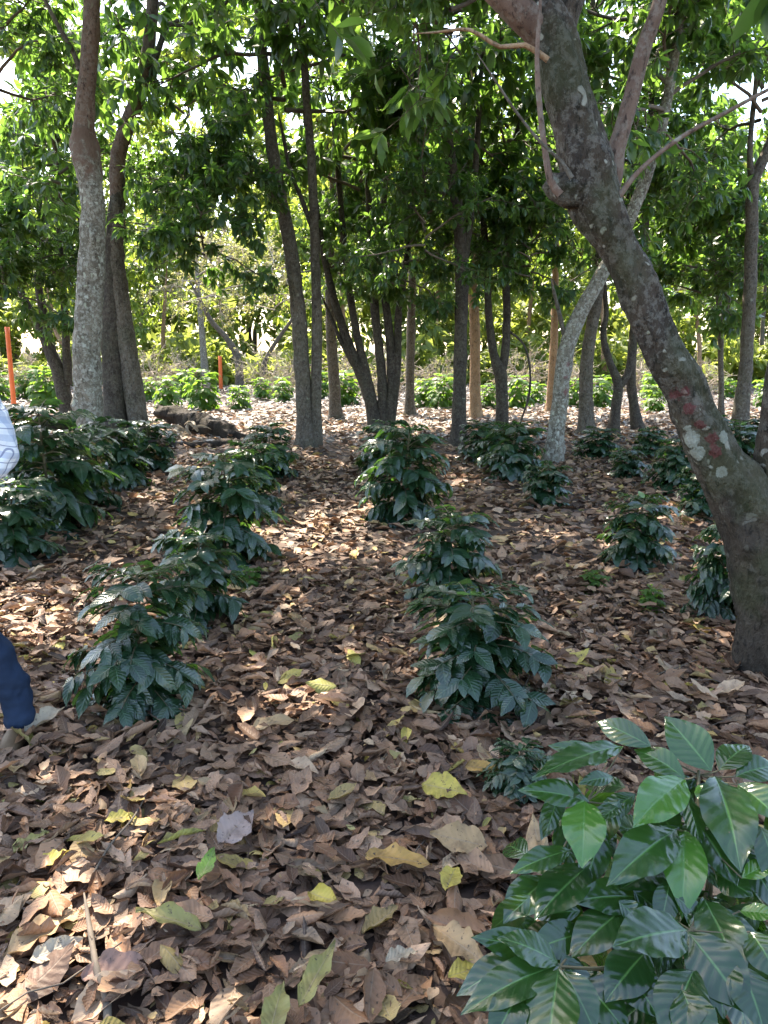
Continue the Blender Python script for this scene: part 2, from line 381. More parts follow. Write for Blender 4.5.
def mound(x, y):
    return 0.012 * (1.2 + np.sin(2.1 * x + 0.7) * np.cos(1.7 * y) + np.sin(4.3 * x + 3.1 * y) * 0.6 + np.sin(7.7 * y - 5 * x) * 0.35)
def wedge(n, y0, y1, m=1.2, k=0.62):
    Y = np.sqrt(rng.uniform(y0 ** 2, y1 ** 2, n)) if y0 > 0 else rng.uniform(y0, y1, n)
    X = rng.uniform(-1, 1, n) * (k * Y + m)
    return X, Y
lit = MB()
def scatter(n, y0, y1, L0, L1, nu, nv, z1, lo=0.0, hi=1.0, m=0.9, tilt=0.33, curl=0.9, jg=.08, mat=0):
    X, Y = wedge(n, y0, y1, m)
    L = rng.uniform(0, 1, n) ** 1.3 * (L1 - L0) + L0
    W = L * rng.uniform(0.36, 0.62, n)
    th = rng.uniform(0, 6.283, n); D = np.stack([np.cos(th), np.sin(th), rng.normal(0, tilt * 0.45, n)], -1)
    N = np.stack([rng.normal(0, tilt, n), rng.normal(0, tilt, n), np.ones(n)], -1)
    fl = rng.random(n) < 0.5; N[fl] *= -1
    P = np.stack([X, Y, mound(X, Y) + rng.uniform(0.0, z1, n) + np.abs(D[:, 2]) * L * 0.35], -1) - norm(D) * (L / 2)[:, None]
    P[:, 2] = np.maximum(P[:, 2], 0.004)
    r = lo + (hi - lo) * rng.random(n)
    bend = rng.normal(0, 0.7, n); up_ = np.where(fl, bend, -bend) > 0; bend = np.where(up_, bend * .45, bend); cu = np.abs(rng.normal(0, curl, n)) * np.where(rng.random(n) < 0.75, 1, -1) * np.where(fl, -1, 1)
    leaves(lit, P, D, N, L, W, bend, rng.uniform(0, 0.25, n), cu, rng.normal(0, 0.7, n), 0.0, 8, nu, nv, r, mat, rng.uniform(0.75, 0.95), 0.03, jg)
scatter(10000, 1.0, 5.2, 0.05, 0.12, 6, 4, 0.022, 0.0, 0.55)                 # lower, darker bed
scatter(5200, 1.0, 5.2, 0.05, 0.16, 9, 6, 0.05, 0.0, 0.99, tilt=.30, curl=1.5)
scatter(4200, 1.0, 5.2, 0.06, 0.15, 9, 4, 0.055, 0.05, 0.99, tilt=.26, curl=1.4, jg=.13)
scatter(2300, 1.0, 5.2, 0.10, 0.19, 12, 6, 0.05, 0.10, 0.985, tilt=0.14, curl=.7)
scatter(2200, 1.0, 2.6, 0.05, 0.13, 8, 4, 0.04, 0.05, 0.99, tilt=0.2)
scatter(4500, 1.0, 5.0, 0.015, 0.05, 3, 2, 0.060, 0.0, 1.0, tilt=0.5)        # crumbs
scatter(19000, 5.0, 11.0, 0.06, 0.17, 4, 2, 0.045, 0.0, 0.985, tilt=0.33)
scatter(17000, 10.8, 20.0, 0.08, 0.20, 3, 2, 0.05, 0.0, 0.985, tilt=0.33)
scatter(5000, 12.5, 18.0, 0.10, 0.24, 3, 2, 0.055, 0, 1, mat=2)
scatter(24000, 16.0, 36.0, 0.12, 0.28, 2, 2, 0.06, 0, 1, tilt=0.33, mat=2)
scatter(1500, -1.5, 1.0, 0.06, 0.2, 4, 2, 0.05, m=1.6)
# fine twigs lying in the litter
for k in range(160):
    X, Y = wedge(1, 1.4, 7.0, 0.5); th = rng.uniform(0, 6.28); n = 5; l = rng.uniform(0.08, 0.38)
    s = np.linspace(-0.5, 0.5, n); p = np.stack([X + np.cos(th) * s * l + rng.normal(0, 0.006, n), Y + np.sin(th) * s * l + rng.normal(0, 0.006, n), 0.045 + rng.uniform(0, 0.03) + rng.normal(0, 0.006, n)], -1)
    tube(lit, p, np.full(n, rng.uniform(0.001, 0.0028)), 5, 0, 1, 0.5)
tag(lit.build('leaf_litter', [M['litter'], M['twig'], M['brightened']]), 'thick litter of dead brown leaves covering the ground between the plants', 'leaf litter', kind='stuff')

# individual fallen leaves that stand out: px, py, length, width ratio, heading(deg, image: 0 = right, 90 = away), colour, curl, label
def litter_one(name, c): return litter_mat(name, [(0, tuple(x * 0.85 for x in c)), (1, c)], tuple(x * 0.9 for x in c), 0.2)
FL = {'yellow': litter_one('yellow dead leaf', (0.46, 0.36, 0.075)), 'olive': litter_one('olive dead leaf', (0.25, 0.225, 0.075)), 'ochre': litter_one('ochre dead leaf', (0.42, 0.245, 0.07)),
      'tan': litter_one('tan dead leaf', (0.38, 0.25, 0.13)), 'mauve': litter_one('mauve dead leaf', (0.32, 0.24, 0.21)), 'pink': litter_one('pinkish dead leaf', (0.26, 0.155, 0.12)),
      'green': litter_one('green fallen leaf', (0.14, 0.24, 0.04)), 'cream': litter_one('cream dead leaf', (0.36, 0.30, 0.22))}
fallen = [
 (122, 816, .085, .50, 20, 'yellow', .5, 'small bright yellow fallen leaf left of the big mauve leaf'),
 (31, 838, .105, .50, 70, 'olive', .2, 'pale olive leaf lying flat near the left edge of the litter'),
 (54, 860, .085, .45, 15, 'yellow', .3, 'yellow green oval leaf just below the pale olive leaf'),
 (208, 866, .085, .45, 75, 'green', .4, 'fresh green leaf upright among brown leaves'),
 (168, 918, .15, .36, 165, 'olive', 1.1, 'folded olive yellow leaf right of the grey stick'),
 (237, 826, .13, .62, 60, 'mauve', .4, 'large torn mauve grey leaf standing up in the litter'),
 (276, 720, .15, .42, 25, 'tan', .3, 'long tan and yellow leaf in front of the near left coffee bush row'),
 (398, 857, .155, .42, -12, 'ochre', .5, 'long orange yellow leaf in the middle of the litter'),
 (459, 840, .14, .60, 170, 'tan', .3, 'broad tan brown leaf beside the orange yellow leaf'),
 (444, 788, .13, .60, -30, 'yellow', .5, 'lobed yellow green leaf above the broad tan leaf'),
 (485, 767, .11, .45, -15, 'ochre', .4, 'ochre leaf curling beside the small dark seedling'),
 (452, 873, .10, .50, 70, 'yellow', .4, 'yellow oval leaf below the broad tan leaf'),
 (326, 900, .10, .50, -40, 'yellow', 1.2, 'twisted yellow leaf in the centre foreground'),
 (318, 972, .15, .30, 68, 'olive', .7, 'long narrow olive leaf pointing away in the foreground'),
 (460, 944, .15, .42, -50, 'tan', .7, 'curled pale tan leaf left of the near coffee plant'),
 (402, 953, .07, .50, 25, 'cream', .5, 'small cream leaf in the foreground litter'),
 (44, 930, .16, .42, 48, 'tan', .6, 'large tan leaf with ribs near the lower left corner'),
 (57, 948, .10, .42, 30, 'cream', .4, 'pale cream leaf tucked under the large ribbed tan leaf'),
 (276, 1008, .12, .40, 85, 'olive', .5, 'mottled olive leaf at the bottom edge of the litter'),
 (46, 722, .13, .65, 40, 'cream', .9, 'crumpled pale yellow leaf beside the blue jeans'),
 (123, 968, .15, .55, 10, 'pink', .8, 'pinkish brown arched leaf right of the grey stick'),
 (470, 968, .09, .55, 20, 'yellow', .4, 'golden yellow leaf touching the near coffee plant'),
]
for (px, py, L, wr, hd, c, cu, lab) in fallen:
    p = ground(px, py, 0.085); b = MB(); L *= 1.3
    D = np.array([[math.cos(R(hd)), math.sin(R(hd)), 0.12]])
    Nn = np.array([[rng.normal(0, .18), rng.normal(-.25, .15), 1.0]])
    leaves(b, -norm(D) * L / 2, D, Nn, L, L * wr, rng.normal(0.1, .5), .12, cu, rng.normal(0, .4), 0.004, 8, 16, 8, np.array([0.8]), 0, 0.82, 0.05, 0.07)
    o = b.build('fallen_leaf', FL[c], None, p); tag(o, lab, 'leaf', 'single coloured leaves lying on the brown litter')

# ------------------------------------------------------------------ sticks, logs, stakes
def stick(name, pts, rad, mat, label, cat, sides=10, amp=0.25, group=None):
    p, r = smooth_path(pts, rad, 0.03); b = MB(); o0 = p[0].copy()
    tube(b, p - o0, r, sides, amp, 0, .5, seed=int(abs(o0[0]) * 1000) % 97)
    return tag(b.build(name, mat, None, o0), label, cat, group)
stick('stick', [ground(84, 893, .09), ground(90, 930, .085), ground(98, 975, .08), ground(107, 1000, .075), ground(107, 1030, .06)], [.002, .007, .0085, .009, .010], M['twig'], 'bent grey stick lying in the lower left of the litter', 'stick')
stick('stick', [ground(90, 880, .08), ground(110, 845, .085), ground(135, 815, .08), ground(150, 785, .07)], [.003, .0035, .003, .002], M['twig'], 'thin brown twig leading away from the top of the grey stick', 'stick')
stick('fallen_log', [at(-40, 452, 11.5), at(5, 436, 11.6), at(40, 424, 11.8), at(78, 424, 12.0), at(110, 436, 12.1)], [.10, .12, .12, .11, .09], M['log'], 'dark arched fallen log behind the left coffee bushes', 'log', 14, .3, 'fallen logs behind the left bushes')
stick('fallen_log', [at(158, 412, 15.0), at(185, 418, 14.6), at(215, 428, 14.0), at(238, 440, 13.5), at(262, 443, 13.4)], [.12, .17, .19, .13, .08], M['log'], 'rotting log lying left of the paired grey trunks', 'log', 14, .4, 'fallen logs behind the left bushes')
stick('fallen_log', [at(140, 436, 12.7), at(180, 446, 12.4), at(225, 444, 12.5), at(262, 442, 12.6)], [.05, .07, .07, .04], M['log'], 'thin dark log on the ground in front of the rotting log', 'log', 12, .3, 'fallen logs behind the left bushes')
# curled dry frond pieces by the log
q = ground(188, 440, 0.0)
for k in range(12):
    b = MB(); a = rng.uniform(0, 6.28)
    P = np.array([rng.normal(0, .18), rng.normal(0, .12), .05 + rng.uniform(0, .16)])
    leaves(b, np.zeros((1, 3)), np.array([[math.cos(a), math.sin(a) * .5, rng.uniform(.0, 1.0)]]), np.array([[rng.normal(0, .5), -.7, .5]]), rng.uniform(.25, .45), .09, 1.6, .2, 1.3, 1.0, 0, 8, 8, 4)
    tag(b.build('dry_frond', FL['cream'], None, q + P), 'curled pale dry frond in the heap beside the rotting log', 'dry leaf', 'heap of pale dry fronds by the log')

def stake(name, pts, rad, label):
    b = MB(); p, r = smooth_path(pts, rad, .15); tube(b, p - p[0], r, 12, .02)
    o = b.build(name, M['orange'], None, p[0]); return tag(o, label, 'stake', 'orange marker stakes')
stake('marker_stake', [at(15, 416, 17.5), at(11, 372, 17.5), at(7, 327, 17.5)], [.055, .05, .048], 'tall orange marker stake at the left edge, behind the log')
stake('marker_stake', [at(221, 389, 30), at(220, 356, 30)], [.075, .07], 'short orange marker stake far off between bare pale trees')

# ------------------------------------------------------------------ crowns
def rosettes(mb, P, A, g, per, L0, L1, lo=0.0, hi=1.0, mat=0, nu=3, droop=0.45, spread=0.9):
    """whorls of leaves at points P with twig axes A"""
    n = len(P); K = n * per
    Pk = np.repeat(P, per, 0); Ak = norm(np.repeat(A, per, 0))
    v = g.normal(0, 1, (K, 3)); v = norm(v - Ak * np.sum(v * Ak, -1, keepdims=True))
    D = norm(Ak * g.uniform(.1, .9, (K, 1)) + v * spread + np.array([0, 0, -1.0]) * g.uniform(.1, 2 * droop, (K, 1)))
    N = np.array([0, 0, 1.0]) + g.normal(0, .38, (K, 3)) + Ak * .2
    L = g.uniform(L0, L1, K); Pk = Pk - Ak * g.uniform(0, .12, (K, 1)) + v * .012
    leaves(mb, Pk, D, N, L, L * g.uniform(.32, .44, K), g.uniform(.2, .9, K), g.uniform(.1, .35, K), None, g.normal(0, .3, K), 0, 8, nu, 2, lo + (hi - lo) * g.random(K), mat, .85, g=g)

def crown_mesh(name, seed, R0=2.4, H=2.6, limbs=10, subs=7, twigs=5, per=8, L0=.10, L1=.18, leafm='canopy', low=-0.25, twigm='twig', bare=0.0, hi=1.0):
    g = np.random.default_rng(seed); mb = MB(); PP = []; AA = []
    for i in range(limbs):
        h0 = H * .75 * (i / max(1, limbs - 1)) ** 1.2; az = i * 2.4 + g.uniform(-.4, .4)
        el = g.uniform(low, .75) + .5 * (h0 / H); ln = R0 * g.uniform(.7, 1.1) * (1 - .35 * h0 / H)
        d = np.array([math.cos(az) * math.cos(el), math.sin(az) * math.cos(el), math.sin(el)])
        p = [np.array([0, 0, h0])]; n = 8
        for k in range(n):
            d = norm(d + g.normal(0, .16, 3) + np.array([0, 0, -.045 + .02 * k * (g.random() - .6)])); p.append(p[-1] + d * ln / n)
        p = np.array(p); tube(mb, p, np.linspace(.035, .009, n + 1) * (R0 / 2.4), 6, .1, 1, seed=i)
        for j in range(subs):
            t = g.uniform(.2, 1.0); kk = min(n - 1, int(t * n)); q = p[kk] + (p[kk + 1] - p[kk]) * (t * n - kk)
            ax = norm(p[kk + 1] - p[kk]); v = g.normal(0, 1, 3); v[2] *= .55
            dd = norm(ax * .6 + norm(v) * .9); l2 = R0 * g.uniform(.18, .42)
            s2 = [q]; 
            for k in range(4):
                dd = norm(dd + g.normal(0, .2, 3) + np.array([0, 0, -.06])); s2.append(s2[-1] + dd * l2 / 4)
            s2 = np.array(s2); tube(mb, s2, np.linspace(.011, .004, 5), 4, 0, 1, seed=j)
            for k in range(twigs):
                t2 = g.uniform(.25, 1.0); m_ = min(3, int(t2 * 4)); q2 = s2[m_] + (s2[m_ + 1] - s2[m_]) * (t2 * 4 - m_)
                v = g.normal(0, 1, 3); v[2] *= .6
                d3 = norm(norm(s2[m_ + 1] - s2[m_]) * .5 + norm(v)); l3 = g.uniform(.12, .40) * R0 / 2.4
                e = q2 + d3 * l3 + np.array([0, 0, -.05 * l3])
                tube(mb, np.array([q2, (q2 + e) / 2 + g.normal(0, .012, 3), e]), [.004, .003, .002], 3, 0, 1, cap=False)
                if g.random() >= bare:
                    PP.append(e); AA.append(d3)
    if PP: rosettes(mb, np.array(PP), np.array(AA), g, per, L0, L1, 0, hi)
    return mb.mesh(name, [M[leafm], M[twigm]])

CROWN = {}
for k in range(5):
    CROWN['c%d' % k] = crown_mesh('crown', 100 + k, 2.5, 2.6, 10, 7, 5, 8, .16, .31, 'canopy', -.3)
for k in range(3):
    CROWN['big%d' % k] = crown_mesh('crown', 200 + k, 3.4, 2.4, 12, 9, 6, 7, .15, .28, 'canopy', -.05)
for k in range(3):
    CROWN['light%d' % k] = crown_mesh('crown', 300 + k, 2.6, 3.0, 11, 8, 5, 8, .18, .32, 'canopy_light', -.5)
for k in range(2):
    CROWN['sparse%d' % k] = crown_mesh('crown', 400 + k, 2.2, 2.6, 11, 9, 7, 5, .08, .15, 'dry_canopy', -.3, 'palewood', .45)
CROWN['low'] = crown_mesh('crown', 501, 2.3, 2.4, 11, 7, 5, 9, .20, .36, 'canopy', -.7)

def add_crown(root, key, loc, scale=1.0, rot=0.0):
    o = bpy.data.objects.new('crown', CROWN[key]); COL.objects.link(o); o.parent = root
    o.location = [float(a) for a in (np.asarray(loc) - np.asarray(root.location))]
    o.scale = (scale,) * 3; o.rotation_euler = (0, 0, rot); return o

def stem_part(root, name, pts, Y, mat, sides=16, amp=.10, base=False, step=.06, paintf=None, lump=0, seed=0, top=None, nm_taper=True):
    """pts (px, py, r_px[, dY]); built at depth Y as a tapered tube, in the root's local space"""
    P = []; rad = []
    for q in pts:
        p = at(q[0], q[1], Y + (q[3] if len(q) > 3 else 0)); P.append(p); rad.append(q[2] * depth(p) / F * (.86 if Y > 5 else .95))
    if base:
        P[0][2] = -0.04
    if nm_taper:
        P.append(P[-1] + (P[-1] - P[-2]) * .9); rad.append(rad[-1] * .25)
    if top is not None:
        P.append(np.asarray(top, float)); rad.append(rad[-1] * .6)
    p, r = smooth_path(P, rad, step)
    if base:
        h = p[:, 2]; r = r * (1 + (.65 if Y > 5 else .22) * np.exp(-np.maximum(h, 0) / .14) + .12 * np.exp(-np.maximum(h, 0) / .4))
    b = MB(); o0 = np.asarray(root.location)
    tube(b, p - o0, r, sides, amp, 0, .5, True, None if paintf is None else (lambda v: paintf(v + o0)), seed, lump)
    return b.build(name, M[mat], root)

def tree(name, label, group, Y, stems, crowns, sides=14, amp=.10, paintf=None):
    bx = stems[0][1][0]; base = at(bx[0], bx[1], Y); base[2] = 0
    root = tag(empty(name, base), label, 'tree', group)
    for k, (mat, pts, nm) in enumerate(stems):
        stem_part(root, nm, pts, Y, mat, sides, amp, nm == 'trunk', .08, paintf if k == 0 else None, 6, seed=k + int(bx[0]))
    for (key, px, py, dy, sc, rot) in crowns:
        add_crown(root, key, at(px, py, Y + dy), sc, rot)
    return root

# --- near leaning tree on the right
def blobs(lst, Y, j):
    pts = [(at(px, py, Y), s) for px, py, s in lst]
    return pts
Y0 = 3.55
redb = blobs([(676, 396, .045), (690, 408, .04), (700, 425, .035), (712, 438, .045), (716, 452, .04), (686, 392, .03)], Y0 - .10, 0)
palb = blobs([(694, 440, .045), (700, 454, .04), (690, 430, .025), (724, 437, .03), (722, 472, .03), (556, 176, .035), (560, 150, .025), (549, 120, .022)], Y0 - .10, 1)
def paint0(v):
    out = np.zeros((len(v), 2))
    for j, L in enumerate((redb, palb)):
        for p, s in L:
            d = (v - p); d2 = d[:, 0] ** 2 + d[:, 2] ** 2 + .15 * d[:, 1] ** 2
            out[:, j] = np.maximum(out[:, j], np.exp(-d2 / ((1.3 if j else .8) * s * s)))
    return out
root = tag(empty('leaning_tree', (*at(785, 690, Y0)[:2], 0)), 'thick leaning forked tree with lichen and red paint spots at right', 'tree')
TR0 = [(797, 715, 52), (790, 655, 47), (783, 600, 42.5), (768, 550, 37.5), (745, 505, 30), (722, 467, 24.5), (700, 426, 21.5), (683, 388, 19.5), (663, 350, 20), (643, 300, 20), (617, 245, 20), (597, 205, 27), (585, 165, 27), (577, 130, 23.5), (570, 100, 23), (557, 50, 22), (549, 25, 20), (546, 5, 14)]
stem_part(root, 'trunk', TR0, Y0, 'bark_big', 56, .12, True, .018, paint0, 40, 3)
stem_part(root, 'stem', [(788, 580, 30), (780, 515, 23), (774, 460, 17), (777, 410, 15.5), (786, 340, 15), (802, 240, 14.5), (815, 120, 14), (825, -60, 13), (832, -260, 10)], Y0 + .03, 'bark_big', 28, .12, False, .03, None, 12, 5)
stem_part(root, 'branch', [(568, 100, 7, .07), (555, 62, 13, .05), (538, 30, 16, .02), (513, 6, 15.5), (480, -30, 15), (430, -90, 13, .1), (370, -150, 10, .5), (300, -200, 7, 1.2)], Y0 - .02, 'bark_red', 24, .06, False, .03, None, 4, 7)
stem_part(root, 'branch', [(556, 70, 10), (558, 40, 15), (564, 12, 16), (573, -20, 15), (590, -120, 12), (600, -260, 9)], Y0 + .04, 'bark_big', 24, .1, False, .03, None, 6, 8)
stem_part(root, 'branch', [(604, 215, 8), (610, 180, 12), (616, 150, 10), (622, 130, 9), (632, 95, 8.5), (643, 50, 8), (660, 0, 7), (672, -60, 6), (690, -180, 4)], Y0 + .1, 'bark_red', 16, .12, False, .03, None, 5, 9)
stem_part(root, 'branch', [(612, 205, 4), (640, 170, 2.6), (680, 138, 2.4), (725, 113, 2.1), (780, 84, 1.8), (840, 60, 1.4)], Y0 - .05, 'bark_red', 8, .1, False, .04, None, 0, 9)
stem_part(root, 'branch', [(560, 195, 5), (550, 180, 4), (545, 150, 3.3), (540, 110, 3), (537, 60, 2.5), (540, 10, 2)], Y0 - .12, 'bark_red', 8, .15, False, .04, None, 0, 2)
stem_part(root, 'branch', [(572, 178, 3), (560, 160, 2), (540, 142, 1.8), (515, 110, 1.5), (495, 80, 1.2)], Y0 - .2, 'bark_mid', 6, .1, False, .04)
stem_part(root, 'branch', [(548, 60, 3.5), (525, 45, 2.8), (500, 47, 2.5), (470, 30, 2), (440, 32, 1.4)], Y0 - .1, 'bark_tan', 8, .1, False, .04)
add_crown(root, 'big0', (-1.4, 5.0, 4.8), 1.05, .3)  # this and the other big crowns sit above the frame to shade the foreground
stem_part(root, 'knot', [(588, 192, 15), (570, 189, 15), (556, 186, 12), (547, 180, 8)], Y0 - .03, 'bark_big', 20, .15, False, .02, None, 4, 3, None, False)
add_crown(root, 'big1', (1.5, 5.4, 4.9), .95, 1.7)
add_crown(root, 'big2', (3.2, 4.8, 5.0), 1.0, 2.9)
add_crown(root, 'big1', (-0.2, 6.8, 5.4), .85, 4.4)
# spray of leaves hanging into the frame
add_crown(root, 'c2', at(450, 10, 5.2), .42, 1.0)
add_crown(root, 'c4', at(345, -40, 6.0), .5, 2.0)

# --- left pale tree
YL = 9.0
root = tag(empty('pale_tree', (*at(96, 490, YL)[:2], 0)), 'pale lichen covered tree on the left with reddish upper limb', 'tree')
stem_part(root, 'trunk', [(98, 500, 16), (94, 455, 15.5), (90, 420, 15.5), (87, 350, 15), (90, 290, 14.5), (93, 230, 14), (92, 190, 14), (87, 160, 16), (84, 144, 15), (84, 128, 12)], YL, 'bark_pale_old', 32, .14, True, .03, None, 14, 21, None, False)
stem_part(root, 'branch', [(86, 175, 9), (84, 145, 12), (84, 128, 12), (86, 95, 10.5), (90, 45, 9.5), (92, -15, 9), (90, -90, 8), (82, -200, 6)], YL, 'bark_red', 20, .06, False, .04, None, 5, 22)
stem_part(root, 'branch', [(80, 70, 3.5), (72, 50, 3), (55, 20, 2.5), (40, -10, 2)], YL, 'bark_mid', 8, .1)
for a in (('big2', (-3.3, 9.0, 6.0), .95, .5), ('big0', (-5.9, 7.2, 4.6), .7, 2.2), ('c1', at(0, 90, 9.6), .55, 1.1)):
    add_crown(root, *a)

# --- paired stems behind it
tree('twin_trunk_tree', 'twin trunked dark tree just behind the pale lichen tree', 'shade trees of the grove', 12.8, [
    ('bark_dark', [(117, 440, 14), (114, 380, 13), (112, 330, 12.5), (113, 260, 10), (117, 205, 9)], 'trunk'),
    ('bark_mid', [(142, 442, 12), (135, 400, 11.5), (129, 360, 11), (122, 310, 10.5), (115, 255, 10), (117, 205, 9)], 'stem'),
    ('bark_red', [(117, 215, 8), (118, 160, 8.5), (127, 125, 8.5), (139, 95, 8), (148, 50, 7), (153, 0, 6.5), (156, -80, 5)], 'stem'),
    ('bark_mid', [(150, 75, 3.5), (160, 45, 3), (168, 25, 2.5), (185, 25, 2), (220, 8, 2), (240, -15, 1.5)], 'branch')],
    [('c0', 165, 25, .8, .9, .4), ('c3', 60, 190, .6, .75, 2.0), ('c1', 150, 225, .8, .42, 3.0), ('light2', 185, 120, 4.0, .8, 1.3)], 18)
tree('thin_stemmed_tree', 'dark thin tree with spreading stems left of the pale tree', 'shade trees of the grove', 15.5, [
    ('bark_dark', [(70, 412, 9), (62, 385, 8), (52, 355, 7), (38, 325, 5), (20, 290, 4), (5, 250, 3)], 'trunk'),
    ('bark_dark', [(52, 355, 6), (45, 320, 5), (38, 280, 4), (40, 230, 3)], 'stem'),
    ('bark_dark', [(68, 385, 5), (66, 340, 4.5), (64, 300, 4), (60, 240, 3)], 'stem')],
    [('c4', 30, 250, 0, .85, 1.2), ('low', 5, 300, -2.0, .62, 2.0), ('c2', 40, 285, -1.0, .45, .2), ('light1', 55, 110, 1.5, .85, .9)])
tree('two_stemmed_tree', 'grey tree with two close stems in the left centre', 'shade trees of the grove', 12.4, [
    ('bark_mid', [(306, 446, 9.5), (304, 400, 9), (301, 350, 9), (297, 300, 8.5), (289, 240, 8), (279, 190, 7.5), (270, 130, 7), (262, 50, 6.5), (256, -40, 5), (250, -120, 4)], 'trunk'),
    ('bark_mid', [(317, 446, 7), (316, 400, 6.5), (317, 330, 6), (315, 250, 5.5), (312, 170, 5), (306, 90, 4.5), (300, 0, 4), (296, -80, 3)], 'stem'),
    ('bark_dark', [(280, 195, 3), (262, 165, 2), (235, 150, 1.5), (195, 140, 1.2)], 'branch'),
    ('bark_dark', [(315, 235, 3.5), (302, 200, 2.5), (290, 170, 2), (284, 140, 2)], 'branch')],
    [('c1', 285, 110, 0, 1.0, 0.2), ('low', 205, 255, -.8, .55, 2.6), ('c2', 225, 190, -.4, .5, 1.1), ('c3', 330, 60, .3, .8, 4.0), ('big1', 345, 0, -3.0, .75, 3.0)])  # big1 crown added forward of the tree to shade the sunlit litter
tree('many_stemmed_tree', 'dark tree with many thin stems fanning out of one base', 'shade trees of the grove', 14.2, [
    ('bark_dark', [(378, 428, 9), (370, 400, 7), (355, 360, 6), (340, 320, 5), (327, 270, 4), (318, 220, 3.5), (310, 160, 3)], 'trunk'),
    ('bark_dark', [(378, 425, 6), (368, 380, 5), (356, 330, 4.5), (348, 280, 4), (343, 230, 3.5), (336, 150, 3)], 'stem'),
    ('bark_dark', [(382, 425, 6.5), (382, 380, 5.5), (376, 320, 5), (372, 270, 4.5), (370, 220, 4), (365, 130, 3)], 'stem'),
    ('bark_dark', [(388, 428, 8), (392, 390, 6), (390, 340, 5), (384, 290, 4.5), (381, 250, 4), (386, 170, 3)], 'stem'),
    ('bark_dark', [(391, 425, 5), (397, 370, 4.5), (399, 310, 4), (408, 250, 3.5), (415, 180, 3)], 'stem'),
    ('bark_dark', [(362, 378, 3), (345, 350, 2.5), (332, 320, 2)], 'branch')],
    [('c4', 360, 190, 0, .95, 3.0), ('low', 405, 290, -1.0, .55, 1.0), ('low', 340, 270, .8, .5, 3.3)])
tree('straight_dark_tree', 'straight dark trunk in the centre right with a knot', 'shade trees of the grove', 12.5, [
    ('bark_dark', [(459, 446, 8.5), (459, 410, 8), (460, 370, 7.5), (461, 320, 7.5), (462, 270, 8), (458, 215, 7), (449, 150, 6.5), (440, 85, 6), (436, 0, 5), (432, -80, 4)], 'trunk'),
    ('bark_dark', [(463, 270, 4.5), (470, 220, 4), (476, 160, 3.5), (480, 90, 3)], 'stem')],
    [('c2', 450, 150, 0, .95, 2.0), ('c3', 425, 250, -.9, .5, .7), ('low', 480, 255, .9, .5, 5.7), ('c1', 455, 0, .2, .7, 3.3)])
tree('forked_dark_tree', 'dark tree forking at head height right of the straight trunk', 'shade trees of the grove', 13.6, [
    ('bark_dark', [(502, 434, 7.5), (502, 400, 7), (500, 372, 7), (494, 355, 5), (489, 320, 4.5), (487, 270, 4), (482, 200, 3.5), (478, 120, 3)], 'trunk'),
    ('bark_dark', [(500, 376, 6), (505, 355, 4.8), (507, 310, 4.5), (505, 260, 4), (512, 190, 3.5), (520, 110, 3)], 'stem'),
    ('bark_dark', [(508, 330, 1.5), (524, 345, 1.2), (530, 370, 1.2), (529, 395, 1.2), (522, 418, 1)], 'branch')],
    [('c0', 505, 215, 0, .8, 2.3), ('low', 530, 280, -.3, .5, .9), ('c4', 525, 60, 0, .6, .3)])
tree('tan_trunk_tree', 'brownish sunlit trunk between the straight and the forked dark trees', 'shade trees of the grove', 17.5, [
    ('bark_tan', [(476, 416, 6.5), (475, 380, 6), (475, 330, 6), (472, 270, 5.5), (470, 180, 5), (470, 90, 4)], 'trunk')],
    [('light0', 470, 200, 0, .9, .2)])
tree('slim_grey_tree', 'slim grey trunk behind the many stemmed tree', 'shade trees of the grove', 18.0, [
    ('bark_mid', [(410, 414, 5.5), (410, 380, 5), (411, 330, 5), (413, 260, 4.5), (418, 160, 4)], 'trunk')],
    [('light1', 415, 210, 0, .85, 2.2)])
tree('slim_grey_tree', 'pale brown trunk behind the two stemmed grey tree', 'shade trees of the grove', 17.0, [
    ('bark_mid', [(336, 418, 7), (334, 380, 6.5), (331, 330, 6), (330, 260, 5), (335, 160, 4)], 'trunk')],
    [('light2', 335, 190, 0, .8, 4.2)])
Y9 = 10.6
red9 = blobs([(566, 376, .05), (566, 392, .055), (565, 402, .05), (562, 352, .03), (568, 364, .04)], Y9 - .11, 0)
def paint9(v):
    out = np.zeros((len(v), 2))
    for p, s in red9:
        d = v - p; out[:, 0] = np.maximum(out[:, 0], np.exp(-(d[:, 0] ** 2 + d[:, 2] ** 2 + .15 * d[:, 1] ** 2) / (s * s)))
    return out
tree('slanting_pale_tree', 'slanting pale trunk with a red paint stripe, centre right', 'shade trees of the grove', Y9, [
    ('bark_pale', [(551, 472, 9), (555, 440, 9), (560, 405, 9), (563, 370, 9), (569, 340, 9), (582, 310, 8.5), (600, 278, 8), (622, 235, 7.5), (645, 180, 7), (665, 110, 6), (680, 20, 5)], 'trunk'),
    ('bark_mid', [(566, 345, 3), (562, 325, 2.5), (556, 300, 2)], 'branch')],
    [('c3', 665, 120, 0, .8, 1.2), ('c1', 690, 20, 0, .9, 2.7)], 26, .12, paint9)
tree('grey_trunk_tree', 'upright grey trunk right behind the slanting pale tree', 'shade trees of the grove', 14.0, [
    ('bark_mid', [(587, 431, 9), (586, 400, 8), (587, 360, 7.5), (592, 325, 7), (598, 290, 6.5), (602, 220, 6), (600, 130, 5), (595, 40, 4)], 'trunk')],
    [('c4', 590, 200, 0, .75, .9), ('c0', 590, 80, .3, .85, 3.8)])
